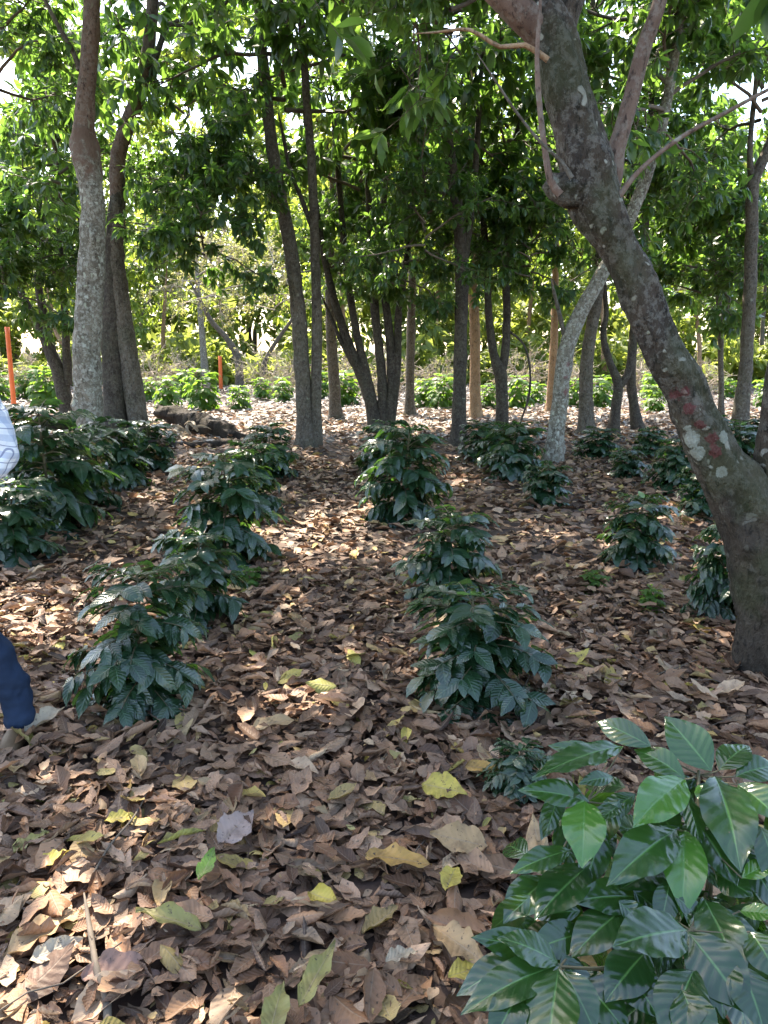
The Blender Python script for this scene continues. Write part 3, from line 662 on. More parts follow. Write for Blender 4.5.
tree('small_forked_tree', 'small dark tree forking low, left of the leaning tree', 'shade trees of the grove', 14.2, [
    ('bark_dark', [(613, 430, 6), (616, 405, 5.5), (618, 384, 5.5), (609, 360, 4), (603, 335, 3.5), (606, 310, 3), (602, 260, 2.5)], 'trunk'),
    ('bark_dark', [(618, 388, 5), (627, 375, 4.2), (632, 350, 4), (633, 310, 4), (628, 260, 3.5), (630, 180, 3)], 'stem')],
    [('c2', 625, 225, .4, .6, 5.0)])
tree('bowed_dark_tree', 'dark trunk bowed behind the small forked tree', 'shade trees of the grove', 14.6, [
    ('bark_dark', [(639, 431, 6), (634, 405, 5.5), (631, 380, 5.5), (633, 340, 5), (637, 300, 5), (645, 230, 4.5), (650, 130, 4)], 'trunk')],
    [('c0', 650, 180, .6, .65, 1.0)])
tree('orange_trunk_tree', 'orange tan sunlit trunk in the clearing behind the slanting tree', 'shade trees of the grove', 19.0, [
    ('bark_tan', [(551, 413, 6), (552, 380, 5), (554, 340, 4.5), (555, 300, 4), (556, 220, 3.5)], 'trunk')],
    [('light0', 556, 235, 0, .8, 1.9)])
tree('mottled_trunk_tree', 'grey mottled trunk near the right edge, flared at its base', 'shade trees of the grove', 13.6, [
    ('bark_mid', [(740, 433, 11), (741, 410, 9), (745, 375, 7.5), (748, 330, 7), (750, 280, 7), (752, 220, 7), (753, 185, 6.5), (765, 155, 6), (785, 110, 5)], 'trunk'),
    ('bark_mid', [(753, 190, 4), (750, 150, 3), (755, 90, 2.5)], 'stem')],
    [('c1', 760, 120, 0, .9, 1.5), ('c4', 720, 40, .2, .9, 3.1)])
tree('low_crowned_tree', 'thin tree with a dense low dark crown at right', 'shade trees of the grove', 16.4, [
    ('bark_mid', [(722, 420, 3.5), (721, 380, 3), (720, 330, 3), (716, 260, 3)], 'trunk')],
    [('low', 715, 300, 0, .80, .2), ('low', 690, 230, .4, .75, 2.2), ('low', 755, 285, -1.5, .55, 1.2)])

# --- far trees in the sunlit clearing
far = [
 (205, 372, 33, 'bark_pale', [(205, 374, 5), (203, 345, 4), (200, 310, 3), (196, 260, 2)], 'sparse0', (198, 300), 1.1, 'pale far trunk left of the short orange stake'),
 (236, 384, 30, 'bark_mid', [(240, 386, 5), (238, 360, 4.5), (228, 340, 3.5), (212, 322, 3), (200, 300, 2)], 'sparse1', (220, 300), 1.0, 'far forked grey tree right of the short orange stake'),
 (268, 380, 32, 'bark_mid', [(262, 382, 3.5), (264, 365, 3), (274, 345, 2.5), (288, 325, 2)], 'sparse0', (275, 310), .9, 'far slanting thin tree left of the two stemmed tree'),
 (165, 370, 36, 'bark_tan', [(165, 372, 3), (163, 340, 2.5), (165, 300, 2)], 'light1', (150, 290), 1.3, 'bright yellow green far tree right of the twin trunks'),
 (60, 372, 34, 'bark_tan', [(105, 372, 3), (60, 340, 2.5), (50, 300, 2)], 'light2', (45, 280), 1.3, 'sunlit far tree behind the thin stemmed tree at left'),
 (330, 372, 36, 'bark_tan', [(345, 373, 3), (345, 340, 2.5), (342, 300, 2)], 'light0', (335, 285), 1.35, 'sunlit far tree behind the fanning stems'),
 (440, 372, 38, 'bark_tan', [(436, 371, 3), (436, 340, 2.5), (438, 290, 2)], 'light1', (430, 280), 1.4, 'sunlit far tree left of the straight dark trunk'),
 (530, 372, 37, 'bark_tan', [(528, 372, 3), (528, 335, 2.5), (532, 290, 2)], 'light2', (528, 280), 1.35, 'sunlit far tree between the forked and slanting trees'),
 (620, 372, 34, 'bark_tan', [(605, 374, 4), (604, 335, 3.5), (602, 290, 3)], 'light0', (620, 280), 1.3, 'sunlit far tree behind the small forked tree'),
 (690, 372, 33, 'bark_tan', [(700, 375, 3), (699, 340, 2.5), (692, 290, 2)], 'light1', (690, 290), 1.2, 'sunlit far tree behind the low dark crown'),
 (755, 372, 35, 'bark_mid', [(762, 374, 3), (762, 340, 2.5), (765, 290, 2)], 'light2', (770, 280), 1.3, 'sunlit far tree at the right edge of the clearing'),
]
for k, (bx, by, Y, bm, pts, key, (cx, cy), sc, lab) in enumerate(far):
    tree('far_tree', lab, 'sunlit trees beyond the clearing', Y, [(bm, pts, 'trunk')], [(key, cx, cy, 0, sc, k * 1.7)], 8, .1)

# bare pale shrubs
CROWN['shrub0'] = crown_mesh('branches', 601, 1.3, .5, 16, 9, 7, 3, .06, .1, 'dry_canopy', .25, 'palewood', .8)
for k, (px, py, Y, sc, lab) in enumerate([(152, 384, 27, 1.05, 'bare twiggy pale shrub right of the twin trunks'), (183, 380, 30, 1.0, 'bare pale shrub left of the short orange stake'), (270, 384, 26, 1.1, 'bare pale shrub right of the far forked tree'), (345, 384, 27, 1.1, 'bare pale shrub behind the fanning stems'), (520, 384, 27, 1.1, 'bare pale shrub right behind the forked dark tree'), (640, 384, 28, 1.1, 'bare pale shrub under the leaning trunk, in the clearing'), (395, 384, 26, 1.1, 'bare pale shrub left of the slim grey trunk'), (300, 384, 29, .9, 'bare pale shrub left behind the two stemmed tree'),
    (25, 388, 25, 1.0, 'bare pale shrub behind the tall orange stake'), (440, 384, 29, .9, 'bare pale shrub behind the straight dark trunk'), (575, 384, 29, .9, 'bare pale shrub behind the slanting pale tree'), (700, 384, 27, .9, 'bare pale shrub behind the low crowned tree')]):
    p = ground(px, 388); p = at(px, 388, Y); p[2] = 0
    r_ = tag(empty('bare_shrub', p), lab, 'shrub', 'bare shrubs in the clearing')
    o = bpy.data.objects.new('branches', CROWN['shrub0']); COL.objects.link(o); o.parent = r_; o.scale = (sc, sc, sc * 1.2); o.rotation_euler = (0, 0, k * 1.3)

# far woodland: reads as one mass
g = np.random.default_rng(77); mb = MB(); n = 24000
th = g.uniform(-.72, .72, n); d = 36 + 22 * g.random(n) ** .8; X = np.tan(th) * d
top = 1.6 + (d - 36) * .70 + 1.3 * np.sin(X * .31 + d * .2) + 1.1 * np.sin(X * .83 + 1 - d * .3) + .8 * np.sin(X * 2.1 + d * 1.3)
P = np.stack([X, d, np.maximum(.25, np.maximum(top, 1.0) * (1 - .55 * g.random(n) ** 2.2))], -1)
k_ = 6000; th = g.uniform(-.72, .72, k_); dd_ = g.uniform(33.5, 38, k_); xx = np.tan(th) * dd_
P = np.vstack([P, np.stack([xx, dd_, g.random(k_) * (1.3 + .7 * np.sin(xx * 1.3) + .5 * np.sin(xx * 3.7 + dd_))], -1)]); P[:, 2] = np.maximum(P[:, 2], .1); n = len(P)
rosettes(mb, P, g.normal(0, 1, (n, 3)) + np.array([0, -.4, .5]), g, 7, .35, .75, 0, 1.0, 0, 2, .5, 1.2)
for k in range(60):
    x = g.uniform(-36, 36); y = g.uniform(40, 56); tube(mb, np.array([[x, y, -.05], [x + g.normal(0, .3), y, 2.5], [x + g.normal(0, .6), y, 6]]), [.16, .13, .07], 7, .1, 1)
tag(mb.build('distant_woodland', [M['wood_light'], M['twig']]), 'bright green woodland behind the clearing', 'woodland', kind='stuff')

# ------------------------------------------------------------------ coffee plants
def coffee_mesh(seed, h=.60, rad=.25, nodes=15, pairs=6, L0=.08, L1=.145, mat='coffee', nu=8, nv=4):
    g = np.random.default_rng(seed); st = MB(); fo = MB(); PP = []; DD = []; NN = []; LL = []; RR = []
    lean = g.normal(0, .05, 2); zs = np.linspace(0, 1, 10)
    sp = np.stack([lean[0] * zs ** 1.5 + .008 * np.sin(zs * 9), lean[1] * zs ** 1.5 + .008 * np.cos(zs * 7), zs * h * .96], -1)
    tube(st, sp, np.linspace(.010, .004, 10), 8, .1)
    for k in range(nodes):
        z = .06 + .90 * k / (nodes - 1); i = min(8, int(z * 9)); p0 = sp[i] + (sp[i + 1] - sp[i]) * (z * 9 - i)
        ln = rad * (1.0 - .28 * max(0, z - .45) / .55) * (.75 + .25 * min(1, z / .35))
        for sgn in range(4 if z < .55 else (3 if z < .97 else 2)):
            az = k * 1.571 + sgn * (2.094 if z < .8 else 3.1416) + g.uniform(-.35, .35); l = ln * g.uniform(.75, 1.15)
            el = .55 * z + .05; d = np.array([math.cos(az) * math.cos(el), math.sin(az) * math.cos(el), math.sin(el)])
            n = 5; q = [p0]
            for j in range(n):
                d = norm(d + np.array([0, 0, -.10])); q.append(q[-1] + d * l / n)
            q = np.array(q); tube(st, q, np.linspace(.0035, .0015, n + 1), 5, 0)
            if g.random() < .04: continue
            np_ = max(2, int(pairs * l / rad + 1.2))
            for j in range(np_):
                t = (j + 1) / np_; m_ = min(n - 1, int(t * n)); pp = q[m_] + (q[m_ + 1] - q[m_]) * (t * n - m_); ax = norm(q[m_ + 1] - q[m_])
                side = norm(np.cross(ax, [0, 0, 1.0]))
                for s in (-1, 1):
                    dd = ax * g.uniform(.5, 1.0) + side * s * g.uniform(.5, 1.0) + np.array([0, 0, -1]) * g.uniform(.05, .85) * (1.15 - .95 * z)
                    PP.append(pp); DD.append(dd); NN.append(np.array([0, 0, 1.0]) + ax * .55 + g.normal(0, .22, 3)); LL.append(g.uniform(L0, L1) * (1 - .25 * (z > .9)))
                    RR.append(g.uniform(0, .86))
    for s in range(6):  # young leaves at the tip
        a = s * 2.1; PP.append(sp[-1]); DD.append(np.array([math.cos(a), math.sin(a), g.uniform(.1, .9)])); NN.append(np.array([-math.cos(a) * .5, -math.sin(a) * .5, 1])); LL.append(g.uniform(L0 * .5, L1 * .8)); RR.append(g.uniform(.75, 1.0))
    LL = np.array(LL)
    leaves(fo, np.array(PP), np.array(DD), np.array(NN), LL, LL * g.uniform(.40, .52, len(LL)), g.uniform(.2, 1.0, len(LL)), g.uniform(.05, .3, len(LL)), None, g.normal(0, .2, len(LL)), .006, 8, nu, nv, np.array(RR), 0, .86, .02, g=g)
    return fo.mesh('foliage', M[mat]), st.mesh('stem', M['stem'])
CF = [coffee_mesh(700 + k) for k in range(6)]
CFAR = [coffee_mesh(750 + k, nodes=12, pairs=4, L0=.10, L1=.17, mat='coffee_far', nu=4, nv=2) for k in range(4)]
def coffee(px, py, hpx, label, k, wide=1.0, fam=None, group='coffee bushes planted in rows under the trees', rot=None, name='coffee_bush'):
    p = ground(px, py); s = hpx * depth(p) / F / .60 * 1.16
    r_ = tag(empty(name, p), label, 'bush', group)
    fo, st = (fam or CF)[k % len(fam or CF)]
    for nm, me in (('foliage', fo), ('stem', st)):
        o = bpy.data.objects.new(nm, me); COL.objects.link(o); o.parent = r_
        o.scale = (s * wide, s * wide, s); o.rotation_euler = (0, 0, k * 1.9 if rot is None else rot)
    return r_
near = [
 (145, 708, 124, .95, 'coffee bush nearest the camera in the second row from left, bluish shine'),
 (200, 628, 84, 1.0, 'small coffee bush half hidden behind the front left bush'),
 (226, 568, 100, .95, 'tall coffee bush third in the left centre row'),
 (250, 515, 62, 1.0, 'coffee bush fourth in the left centre row'),
 (268, 480, 48, 1.15, 'coffee bush at the far end of the left centre row'),
 (484, 708, 104, 1.22, 'round dark coffee bush nearest the camera in the centre row'),
 (450, 602, 78, 1.10, 'coffee bush with pale young top leaf, second in centre row'),
 (402, 524, 84, .95, 'coffee bush narrow at its foot, third in centre row'),
 (383, 478, 50, 1.1, 'coffee bush at the far end of the centre row'),
 (546, 505, 36, 1.30, 'low coffee bush at the foot of the slanting pale tree'),
 (512, 482, 52, 1.1, 'coffee bush left of the slanting pale tree'),
 (480, 462, 34, 1.3, 'coffee bush right beside the straight dark trunk'),
 (498, 470, 38, 1.1, 'coffee bush in front of the forked dark tree'),
 (634, 570, 66, 1.05, 'round coffee bush with shiny top leaves left of the leaning tree'),
 (714, 620, 88, .70, 'narrow coffee bush against the foot of the leaning tree'),
 (628, 480, 28, 1.25, 'small coffee bush on the right between the pale and leaning trees'),
 (598, 460, 28, 1.5, 'coffee bush in front of the upright grey trunk'),
 (672, 492, 46, 1.1, 'coffee bush with bright yellow green leaves behind the leaning tree'),
 (701, 520, 44, 1.1, 'dark coffee bush beneath the leaning trunk'),
 (738, 470, 40, 1.2, 'coffee bush at right seen over the fork of the leaning tree'),
 (712, 452, 32, 1.3, 'coffee bush in front of the low crowned tree'),
 (762, 452, 30, 1.3, 'coffee bush at the right edge below the mottled trunk'),
 (650, 458, 26, 1.4, 'coffee bush below the bowed dark trunk'),
 (15, 560, 72, 1.15, 'coffee bush at the left edge in front of the leftmost row'),
 (50, 532, 108, .95, 'tallest coffee bush of the leftmost row, beside the plaid sleeve'),
 (82, 512, 72, 1.1, 'coffee bush in front of the pale lichen tree'),
 (122, 490, 62, 1.0, 'coffee bush right of the pale lichen tree'),
 (148, 472, 44, 1.2, 'coffee bush with pale shiny leaves below the twin trunks'),
 (20, 478, 50, 1.2, 'coffee bush below the dark arched log'),
]
for k, (px, py, h, wd, lab) in enumerate(near):
    coffee(px, py, h, lab, k, wd)
farp = [(150, 402, 28, 'coffee bush far off right of the twin trunks'), (168, 408, 30, 'sunlit coffee bush above the left end of the rotting log'), (205, 412, 34, 'sunlit coffee bush above the middle of the rotting log'),
 (240, 412, 28, 'coffee bush above the right end of the rotting log'), (186, 400, 26, 'coffee bush behind the rotting log, left of the far forked tree'), (262, 400, 26, 'coffee bush right of the far forked tree'), (284, 402, 24, 'coffee bush left against the two stemmed tree'), (346, 406, 28, 'coffee bush seen between the two stemmed tree and fanning stems'),
 (26, 400, 30, 'sunlit coffee bush right of the tall orange stake'), (48, 408, 36, 'sunlit coffee bush left of the thin stemmed tree'), (0, 402, 34, 'sunlit coffee bush left of the tall orange stake'),
 (425, 408, 28, 'bright coffee bush right of the slim grey trunk'), (443, 410, 28, 'bright coffee bush left against the straight dark trunk'), (488, 408, 26, 'bright coffee bush left of the forked dark tree'), (516, 410, 30, 'bright coffee bush right of the forked dark tree'), (535, 406, 28, 'bright coffee bush left of the orange tan trunk'),
 (575, 408, 28, 'bright coffee bush behind the slanting pale tree'), (600, 408, 26, 'bright coffee bush right of the upright grey trunk'), (655, 414, 30, 'bright coffee bush under the leaning trunk'), (650, 400, 24, 'bright coffee bush further back under the leaning trunk'), (700, 408, 26, 'bright coffee bush left of the low crowned tree'), (765, 408, 28, 'bright coffee bush right of the mottled trunk'), (320, 398, 22, 'coffee bush close right behind the two stemmed tree'), (728, 400, 22, 'bright coffee bush left of the mottled trunk')]
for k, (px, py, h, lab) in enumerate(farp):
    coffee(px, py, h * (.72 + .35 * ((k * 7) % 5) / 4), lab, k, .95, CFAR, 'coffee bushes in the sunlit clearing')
coffee(516, 800, 50, 'small dark seedling at the left side of the near coffee plant', 3, 1.2, None, None, None, 'seedling')
coffee(250, 590, 20, 'tiny green seedling in the litter right of the left centre row', 2, 1.4, CFAR, 'tiny seedlings sprouting from the litter', None, 'seedling')
coffee(594, 592, 18, 'tiny green seedling in the litter left of the round coffee bush', 1, 1.5, CFAR, 'tiny seedlings sprouting from the litter', None, 'seedling')
coffee(652, 612, 22, 'tiny pale green seedling below the round coffee bush', 0, 1.0, CFAR, 'tiny seedlings sprouting from the litter', None, 'seedling')

# ------------------------------------------------------------------ the near coffee plant, bottom right
def zp(x, y): return 450 + x * .414, 700 + y * .414
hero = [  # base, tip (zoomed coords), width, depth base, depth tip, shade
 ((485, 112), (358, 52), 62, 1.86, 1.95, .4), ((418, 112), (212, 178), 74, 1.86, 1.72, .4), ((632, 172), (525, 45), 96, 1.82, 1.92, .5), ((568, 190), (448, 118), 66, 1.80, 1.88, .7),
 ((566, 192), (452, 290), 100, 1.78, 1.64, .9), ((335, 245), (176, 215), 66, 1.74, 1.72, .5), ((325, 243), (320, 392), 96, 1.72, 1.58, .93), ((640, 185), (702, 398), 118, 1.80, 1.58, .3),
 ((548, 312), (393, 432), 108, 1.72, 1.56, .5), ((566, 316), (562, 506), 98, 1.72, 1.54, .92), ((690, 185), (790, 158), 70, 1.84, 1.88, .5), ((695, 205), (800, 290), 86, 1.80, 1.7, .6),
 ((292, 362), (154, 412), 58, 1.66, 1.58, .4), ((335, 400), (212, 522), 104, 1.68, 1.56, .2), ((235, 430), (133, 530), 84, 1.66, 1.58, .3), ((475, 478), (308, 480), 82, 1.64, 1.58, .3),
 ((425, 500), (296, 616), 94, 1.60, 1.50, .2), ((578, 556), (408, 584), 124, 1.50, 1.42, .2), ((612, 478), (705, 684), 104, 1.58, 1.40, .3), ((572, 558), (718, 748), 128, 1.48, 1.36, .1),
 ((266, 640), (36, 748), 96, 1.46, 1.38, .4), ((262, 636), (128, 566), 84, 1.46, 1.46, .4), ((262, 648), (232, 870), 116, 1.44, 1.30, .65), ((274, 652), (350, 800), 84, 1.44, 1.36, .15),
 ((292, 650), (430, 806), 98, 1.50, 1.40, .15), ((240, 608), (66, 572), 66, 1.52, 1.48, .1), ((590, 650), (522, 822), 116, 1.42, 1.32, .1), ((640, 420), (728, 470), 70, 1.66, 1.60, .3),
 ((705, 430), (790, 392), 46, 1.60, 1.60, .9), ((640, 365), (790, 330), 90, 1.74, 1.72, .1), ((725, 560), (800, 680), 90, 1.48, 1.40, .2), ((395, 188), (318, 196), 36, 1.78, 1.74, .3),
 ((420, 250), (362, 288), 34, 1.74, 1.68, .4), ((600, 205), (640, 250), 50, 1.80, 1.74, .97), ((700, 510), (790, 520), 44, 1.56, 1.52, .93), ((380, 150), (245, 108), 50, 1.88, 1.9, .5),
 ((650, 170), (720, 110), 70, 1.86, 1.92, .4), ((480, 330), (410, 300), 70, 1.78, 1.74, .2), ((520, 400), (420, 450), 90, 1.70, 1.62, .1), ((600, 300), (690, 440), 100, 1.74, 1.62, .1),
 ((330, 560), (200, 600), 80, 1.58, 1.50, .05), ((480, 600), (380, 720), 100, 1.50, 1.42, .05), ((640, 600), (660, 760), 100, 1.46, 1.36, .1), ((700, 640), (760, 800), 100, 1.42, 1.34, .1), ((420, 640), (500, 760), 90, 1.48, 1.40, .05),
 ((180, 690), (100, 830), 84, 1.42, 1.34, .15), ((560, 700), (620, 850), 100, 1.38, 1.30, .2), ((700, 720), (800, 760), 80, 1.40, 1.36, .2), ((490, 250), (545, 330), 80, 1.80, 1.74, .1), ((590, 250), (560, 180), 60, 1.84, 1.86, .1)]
pb = at(690, 1075, 1.62); pb[2] = 0
def zpt(x, y, dep):
    px, py = zp(x, y); d = ray(px, py); return CAM + d * dep
hr = tag(empty('coffee_plant', pb), 'large glossy coffee plant close to the camera in the lower right corner', 'plant')
hf = MB(); yf = MB()
g = np.random.default_rng(5)
for (a, t, wz, d0, d1, sh) in hero:
    p0 = zpt(*a, d0); p1 = zpt(*t, d1); D = p1 - p0; L = np.linalg.norm(D)
    W = wz * .414 * (d0 + d1) / 2 / F * 1.06
    toc = norm(CAM - (p0 + p1) / 2); Nn = norm(toc * .75 + np.array([0, 0, .9]) + g.normal(0, .14, 3))
    bend = g.uniform(.35, .8); ch = norm(D) + norm(Nn) * bend * .45
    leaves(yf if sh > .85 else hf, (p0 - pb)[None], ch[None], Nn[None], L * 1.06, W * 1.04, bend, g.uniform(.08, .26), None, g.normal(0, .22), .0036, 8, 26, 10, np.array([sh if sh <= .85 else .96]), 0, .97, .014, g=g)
# inner, lower leaves filling the bush
n = 210; PX = 500 + 330 * g.random(n) ** .75; PY = 770 + 290 * g.random(n) ** .8; PX = np.where(PY < 830, np.maximum(PX, 560), PX)
P = np.array([CAM + ray(x, y) * dd for x, y, dd in zip(PX, PY, g.uniform(1.68, 1.95, n) - np.maximum(PY - 800, 0) / 260 * .34)]); P[:, 2] = np.maximum(P[:, 2], .12)
az = g.uniform(0, 6.28, n); L = g.uniform(.10, .16, n)
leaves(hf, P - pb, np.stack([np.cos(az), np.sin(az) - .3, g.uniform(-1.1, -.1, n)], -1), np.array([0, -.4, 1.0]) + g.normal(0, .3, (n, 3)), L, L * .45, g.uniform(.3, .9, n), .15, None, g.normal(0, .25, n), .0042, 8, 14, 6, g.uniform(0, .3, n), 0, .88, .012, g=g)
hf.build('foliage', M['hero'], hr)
yo = yf.build('young_foliage', M['hero'], hr); yo['label'] = 'light green young leaves'
hs = MB()
def hstem(pts, r0, r1):
    pts = np.array([p - pb for p in pts]); p, r = smooth_path(pts, np.linspace(r0, r1, len(pts)), .02); tube(hs, p, r, 10, .08)
N1, N2, N3, N4, N5 = zpt(600, 180, 1.84), zpt(330, 245, 1.75), zpt(580, 556, 1.5), zpt(265, 644, 1.46), zpt(600, 320, 1.74)
top = pb + np.array([0, 0, .32])
hstem([pb, top, N5, N1 + np.array([0, 0, .01])], .010, .0035)
hstem([pb + np.array([-.02, 0, .0]), pb + np.array([-.08, .04, .25]), N2], .008, .003)
hstem([top, N3 + np.array([.04, .05, -.03]), N3], .005, .0025)
hstem([pb + np.array([-.03, -.01, .1]), N4 + np.array([.12, .05, -.05]), N4], .005, .0025)
hstem([top, zpt(700, 430, 1.66), zpt(695, 195, 1.84)], .006, .0025)
for (a, t, wz, d0, d1, sh) in hero:
    p0 = zpt(*a, d0); nd = min((N1, N2, N3, N4, N5), key=lambda q: np.linalg.norm(q - p0))
    if np.linalg.norm(nd - p0) < .20:
        hstem([nd, (nd + p0) / 2 + np.array([0, 0, -.004]), p0], .0022, .0016)
hs.build('stem', M['stem'], hr)

# ------------------------------------------------------------------ the person at the left edge
def skin_obj(name, chains, mat, parent, sub=2, root_i=0, fold=0.0):
    vs = []; rs = []; es = []; idx = {}
    def vi(p, r):
        k = tuple(round(c, 4) for c in p)
        if k not in idx:
            idx[k] = len(vs); vs.append(p); rs.append(r)
        return idx[k]
    for ch in chains:
        last = None
        for (x, y, z, r) in ch:
            i = vi((x, y, z), r)
            if last is not None and last != i: es.append((last, i))
            last = i
    me = bpy.data.meshes.new(name); me.from_pydata(vs, es, []); o = bpy.data.objects.new(name, me); COL.objects.link(o); o.parent = parent
    md = o.modifiers.new('Skin', 'SKIN'); md.use_smooth_shade = True
    for i, d in enumerate(me.skin_vertices[0].data):
        r = rs[i]; d.radius = r if isinstance(r, tuple) else (r, r); d.use_root = (i == root_i)
    s = o.modifiers.new('Subdivision', 'SUBSURF'); s.levels = sub; s.render_levels = sub
    me.materials.append(mat)
    if fold:
        tx = bpy.data.textures.new('folds', 'CLOUDS'); tx.noise_scale = .11; tx.noise_depth = 2
        dm = o.modifiers.new('Folds', 'DISPLACE'); dm.texture = tx; dm.strength = fold; dm.mid_level = .5
    return o
M['skin'] = plain_mat('skin', (0.30, 0.17, 0.11), (0.36, 0.21, 0.14), 30, .55, .05)
M['denim'] = plain_mat('blue denim', (0.009, 0.017, 0.038), (0.022, 0.038, 0.072), 9, .9, .9, .15)
M['shoe'] = plain_mat('brown shoe leather', (0.09, 0.055, 0.03), (0.15, 0.095, 0.05), 40, .6)
M['hair'] = plain_mat('dark hair', (0.012, 0.009, 0.007), (0.03, 0.022, 0.016), 60, .6)
M['eye'] = plain_mat('eye', (0.02, 0.015, 0.01), (0.04, 0.03, 0.02), 20, .2)
def plaid():
    m, nt, out = newmat('plaid cotton'); g = NT(nt)
    tc = g.n('ShaderNodeTexCoord').outputs['Object']; sp = g.n('ShaderNodeSeparateXYZ'); g.l(tc, sp.inputs[0])
    def band(s, f, wd, off=0.0): return g.math('LESS_THAN', g.math('FRACT', g.math('ADD', g.math('MULTIPLY', s, f), off)), wd)
    d1 = g.math('ADD', sp.outputs[0], sp.outputs[1]); d2 = g.math('ADD', sp.outputs[2], g.math('MULTIPLY', sp.outputs[0], .35))
    col = g.mix(g.math('MULTIPLY', band(d1, 16, .38), .45), (.62, .64, .68), (.20, .26, .40))
    col = g.mix(g.math('MULTIPLY', band(d2, 16, .38), .45), col, (.20, .26, .40))
    col = g.mix(g.math('MULTIPLY', band(d1, 16, .06, .3), .7), col, (.08, .10, .20)); col = g.mix(g.math('MULTIPLY', band(d2, 16, .06, .3), .7), col, (.08, .10, .20))
    pr = g.n('ShaderNodeBsdfPrincipled'); g.l(col, pr.inputs['Base Color']); pr.inputs['Roughness'].default_value = .85
    n = g.noise(tc, 14, 3); bp = g.n('ShaderNodeBump'); bp.inputs['Strength'].default_value = .5; bp.inputs['Distance'].default_value = .03
    g.l(n, bp.inputs['Height']); g.l(bp.outputs[0], pr.inputs['Normal']); g.l(pr.outputs[0], out.inputs[0]); return m
M['plaid'] = plaid()
per = tag(empty('person', (-1.665, 2.86, 0)), 'person at the left edge in plaid shirt and blue jeans, arm bent', 'person'); per.scale = (1, -1, 1)
RE = (.235, -.03, 1.16); RW = (.13, .17, 1.04)
def hand(w, d, side):
    """palm and five fingers from wrist w along direction d; side = thumb side"""
    w = np.array(w); d = norm(np.array(d)); s = norm(np.array(side) - d * np.dot(side, d)); nrm = np.cross(d, s)
    pk = lambda v, r: (*[float(c) for c in v], r)
    palm = w + d * .05; out = [[pk(w, (.024, .018)), pk(palm, (.032, .016))]]
    for k, ln in enumerate((.068, .078, .072, .056)):
        b_ = w + d * (.088 - .004 * abs(k - 1)) + s * (.030 - .020 * k)
        out.append([pk(palm, (.032, .016)), pk(b_, .0095), pk(b_ + d * ln * .45 + nrm * .010, .0085), pk(b_ + d * ln * .75 + nrm * .028, .0078), pk(b_ + d * ln * .9 + nrm * .044, .0068)])
    tb = w + d * .028 + s * .034
    out.append([pk(w, (.024, .018)), pk(tb, .0115), pk(tb + d * .028 + s * .018 + nrm * .008, .010), pk(tb + d * .052 + s * .018 + nrm * .018, .0085)])
    return out
body = [
 [(0, 0, .95, (.15, .10)), (0, .0, 1.12, (.135, .095)), (0, -.005, 1.30, (.155, .105)), (0, -.01, 1.43, (.11, .08)), (0, .0, 1.50, (.055, .055)), (0, .012, 1.56, (.062, .068)), (0, .018, 1.63, (.074, .092)), (0, .01, 1.69, (.070, .085)), (0, .0, 1.73, (.04, .05))],
 [(0, .012, 1.56, (.062, .068)), (0, .085, 1.585, .016), (0, .115, 1.592, .010)],
 [(0, .018, 1.63, (.074, .092)), (.078, .0, 1.61, .014), (.086, -.01, 1.63, .012)], [(0, .018, 1.63, (.074, .092)), (-.078, .0, 1.61, .014), (-.086, -.01, 1.63, .012)],
 [(0, -.01, 1.43, (.11, .08)), (.165, -.01, 1.41, .055), (*RE, .042), (*RW, (.024, .018))],
 [(0, -.01, 1.43, (.11, .08)), (-.165, -.01, 1.41, .055), (-.23, -.02, 1.13, .042), (-.24, .06, .88, (.024, .018))],
 [(0, 0, .95, (.15, .10)), (.085, 0, .86, .088), (.075, .02, .49, .058), (.195, -.01, .09, .042), (.20, .06, .045, .036), (.207, .15, .03, .026)],
 [(0, 0, .95, (.15, .10)), (-.085, 0, .86, .088), (-.115, .02, .49, .058), (-.14, -.01, .09, .042), (-.15, .06, .045, .036), (-.155, .15, .03, .026)]]
body += hand(RW, (-.55, .35, -.35), (.2, .3, .9)) + hand((-.24, .06, .88), (0.02, .12, -1), (.1, 1, 0))
skin_obj('body', body, M['skin'], per)
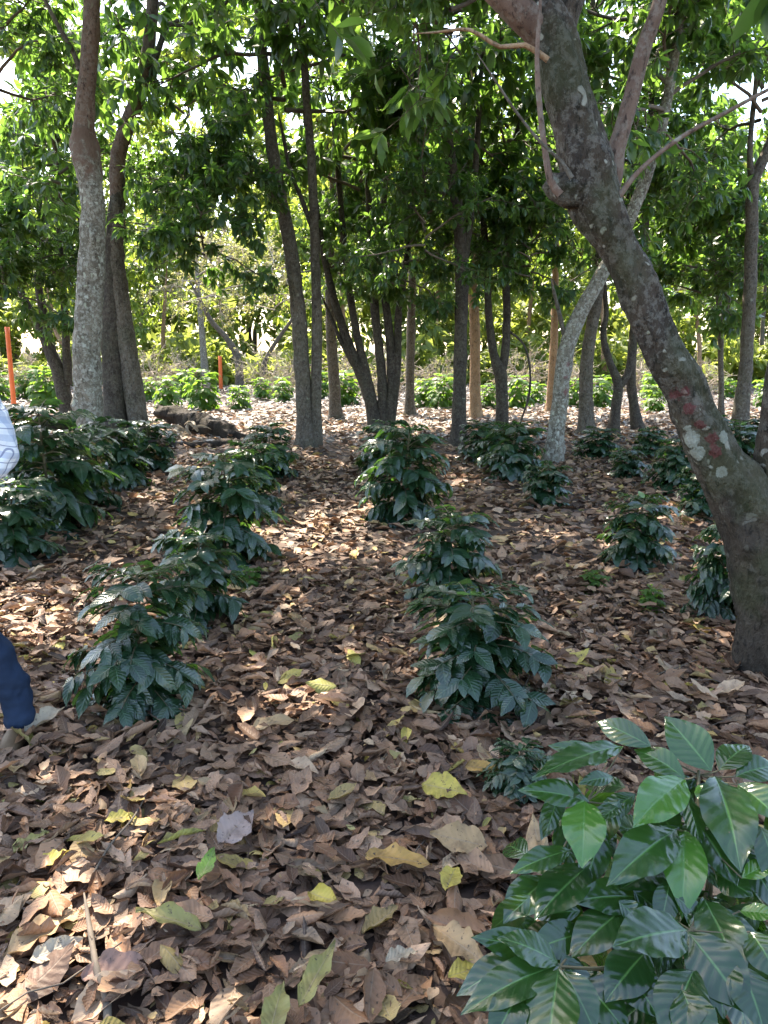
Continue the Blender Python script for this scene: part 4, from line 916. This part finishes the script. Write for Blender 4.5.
skin_obj('shirt', [[(0, 0, .88, (.185, .135)), (0, 0, 1.12, (.165, .12)), (0, -.005, 1.30, (.18, .125)), (0, -.01, 1.43, (.125, .09)), (0, -.005, 1.478, (.075, .072))],
 [(0, -.01, 1.43, (.125, .09)), (.17, -.01, 1.405, .075), (.20, -.02, 1.28, .070), (*RE, .066), (.18, .07, 1.095, .054), (.142, .148, 1.052, .044)],
 [(0, -.01, 1.43, (.125, .09)), (-.17, -.01, 1.405, .075), (-.23, -.02, 1.13, .062), (-.239, .045, .915, .044)]], M['plaid'], per, 4, 0, .035)
skin_obj('jeans', [[(0, 0, 1.0, (.155, .11)), (0, 0, .93, (.165, .12)), (.08, 0, .84, .105), (.07, .02, .64, .084), (.075, .02, .51, .074), (.13, .01, .38, .071), (.178, .0, .26, .068), (.194, -.008, .10, .064), (.197, -.008, .055, .069)],
 [(0, 0, .93, (.165, .12)), (-.09, 0, .84, .105), (-.105, .02, .64, .088), (-.115, .02, .49, .077), (-.13, .0, .27, .072), (-.14, -.008, .10, .068), (-.142, -.008, .055, .070)]], M['denim'], per, 4, 0, .055)
for sx, x0, x1 in ((1, .197, .213), (-1, -.14, -.158)):
    skin_obj('shoe', [[(x0, -.045, .045, (.046, .043)), (x0 + .005 * sx, .04, .048, (.047, .046)), (x1 - .004 * sx, .12, .040, (.048, .036)), (x1, .19, .034, (.040, .030))]], M['shoe'], per)
skin_obj('hair', [[(0, -.045, 1.57, (.055, .04)), (0, -.03, 1.64, (.083, .072)), (0, -.01, 1.705, (.080, .085)), (0, .01, 1.745, (.045, .06))]], M['hair'], per)
for sx in (-1, 1):
    b = MB(); q = np.array([[sx * .031, .100 + .004 * k, 1.632] for k in range(4)]); tube(b, q, [.010, .012, .010, .004], 10, 0); b.build('eye', M['eye'], per)

# ------------------------------------------------------------------ render settings
scene.view_settings.view_transform = 'Standard'; scene.view_settings.look = 'None'
scene.view_settings.exposure = 2.55; scene.view_settings.use_white_balance = True; scene.view_settings.white_balance_temperature = 7100; scene.view_settings.white_balance_tint = 10; scene.view_settings.gamma = 1.0; scene.view_settings.use_curve_mapping = False
scene.render.engine = 'CYCLES'
c = scene.cycles
c.max_bounces = 8; c.diffuse_bounces = 5; c.glossy_bounces = 3; c.transmission_bounces = 6; c.transparent_max_bounces = 4
c.use_denoising = True; c.sample_clamp_indirect = 6; c.caustics_reflective = False; c.caustics_refractive = False
try: c.denoiser = 'OPENIMAGEDENOISE'
except Exception: pass
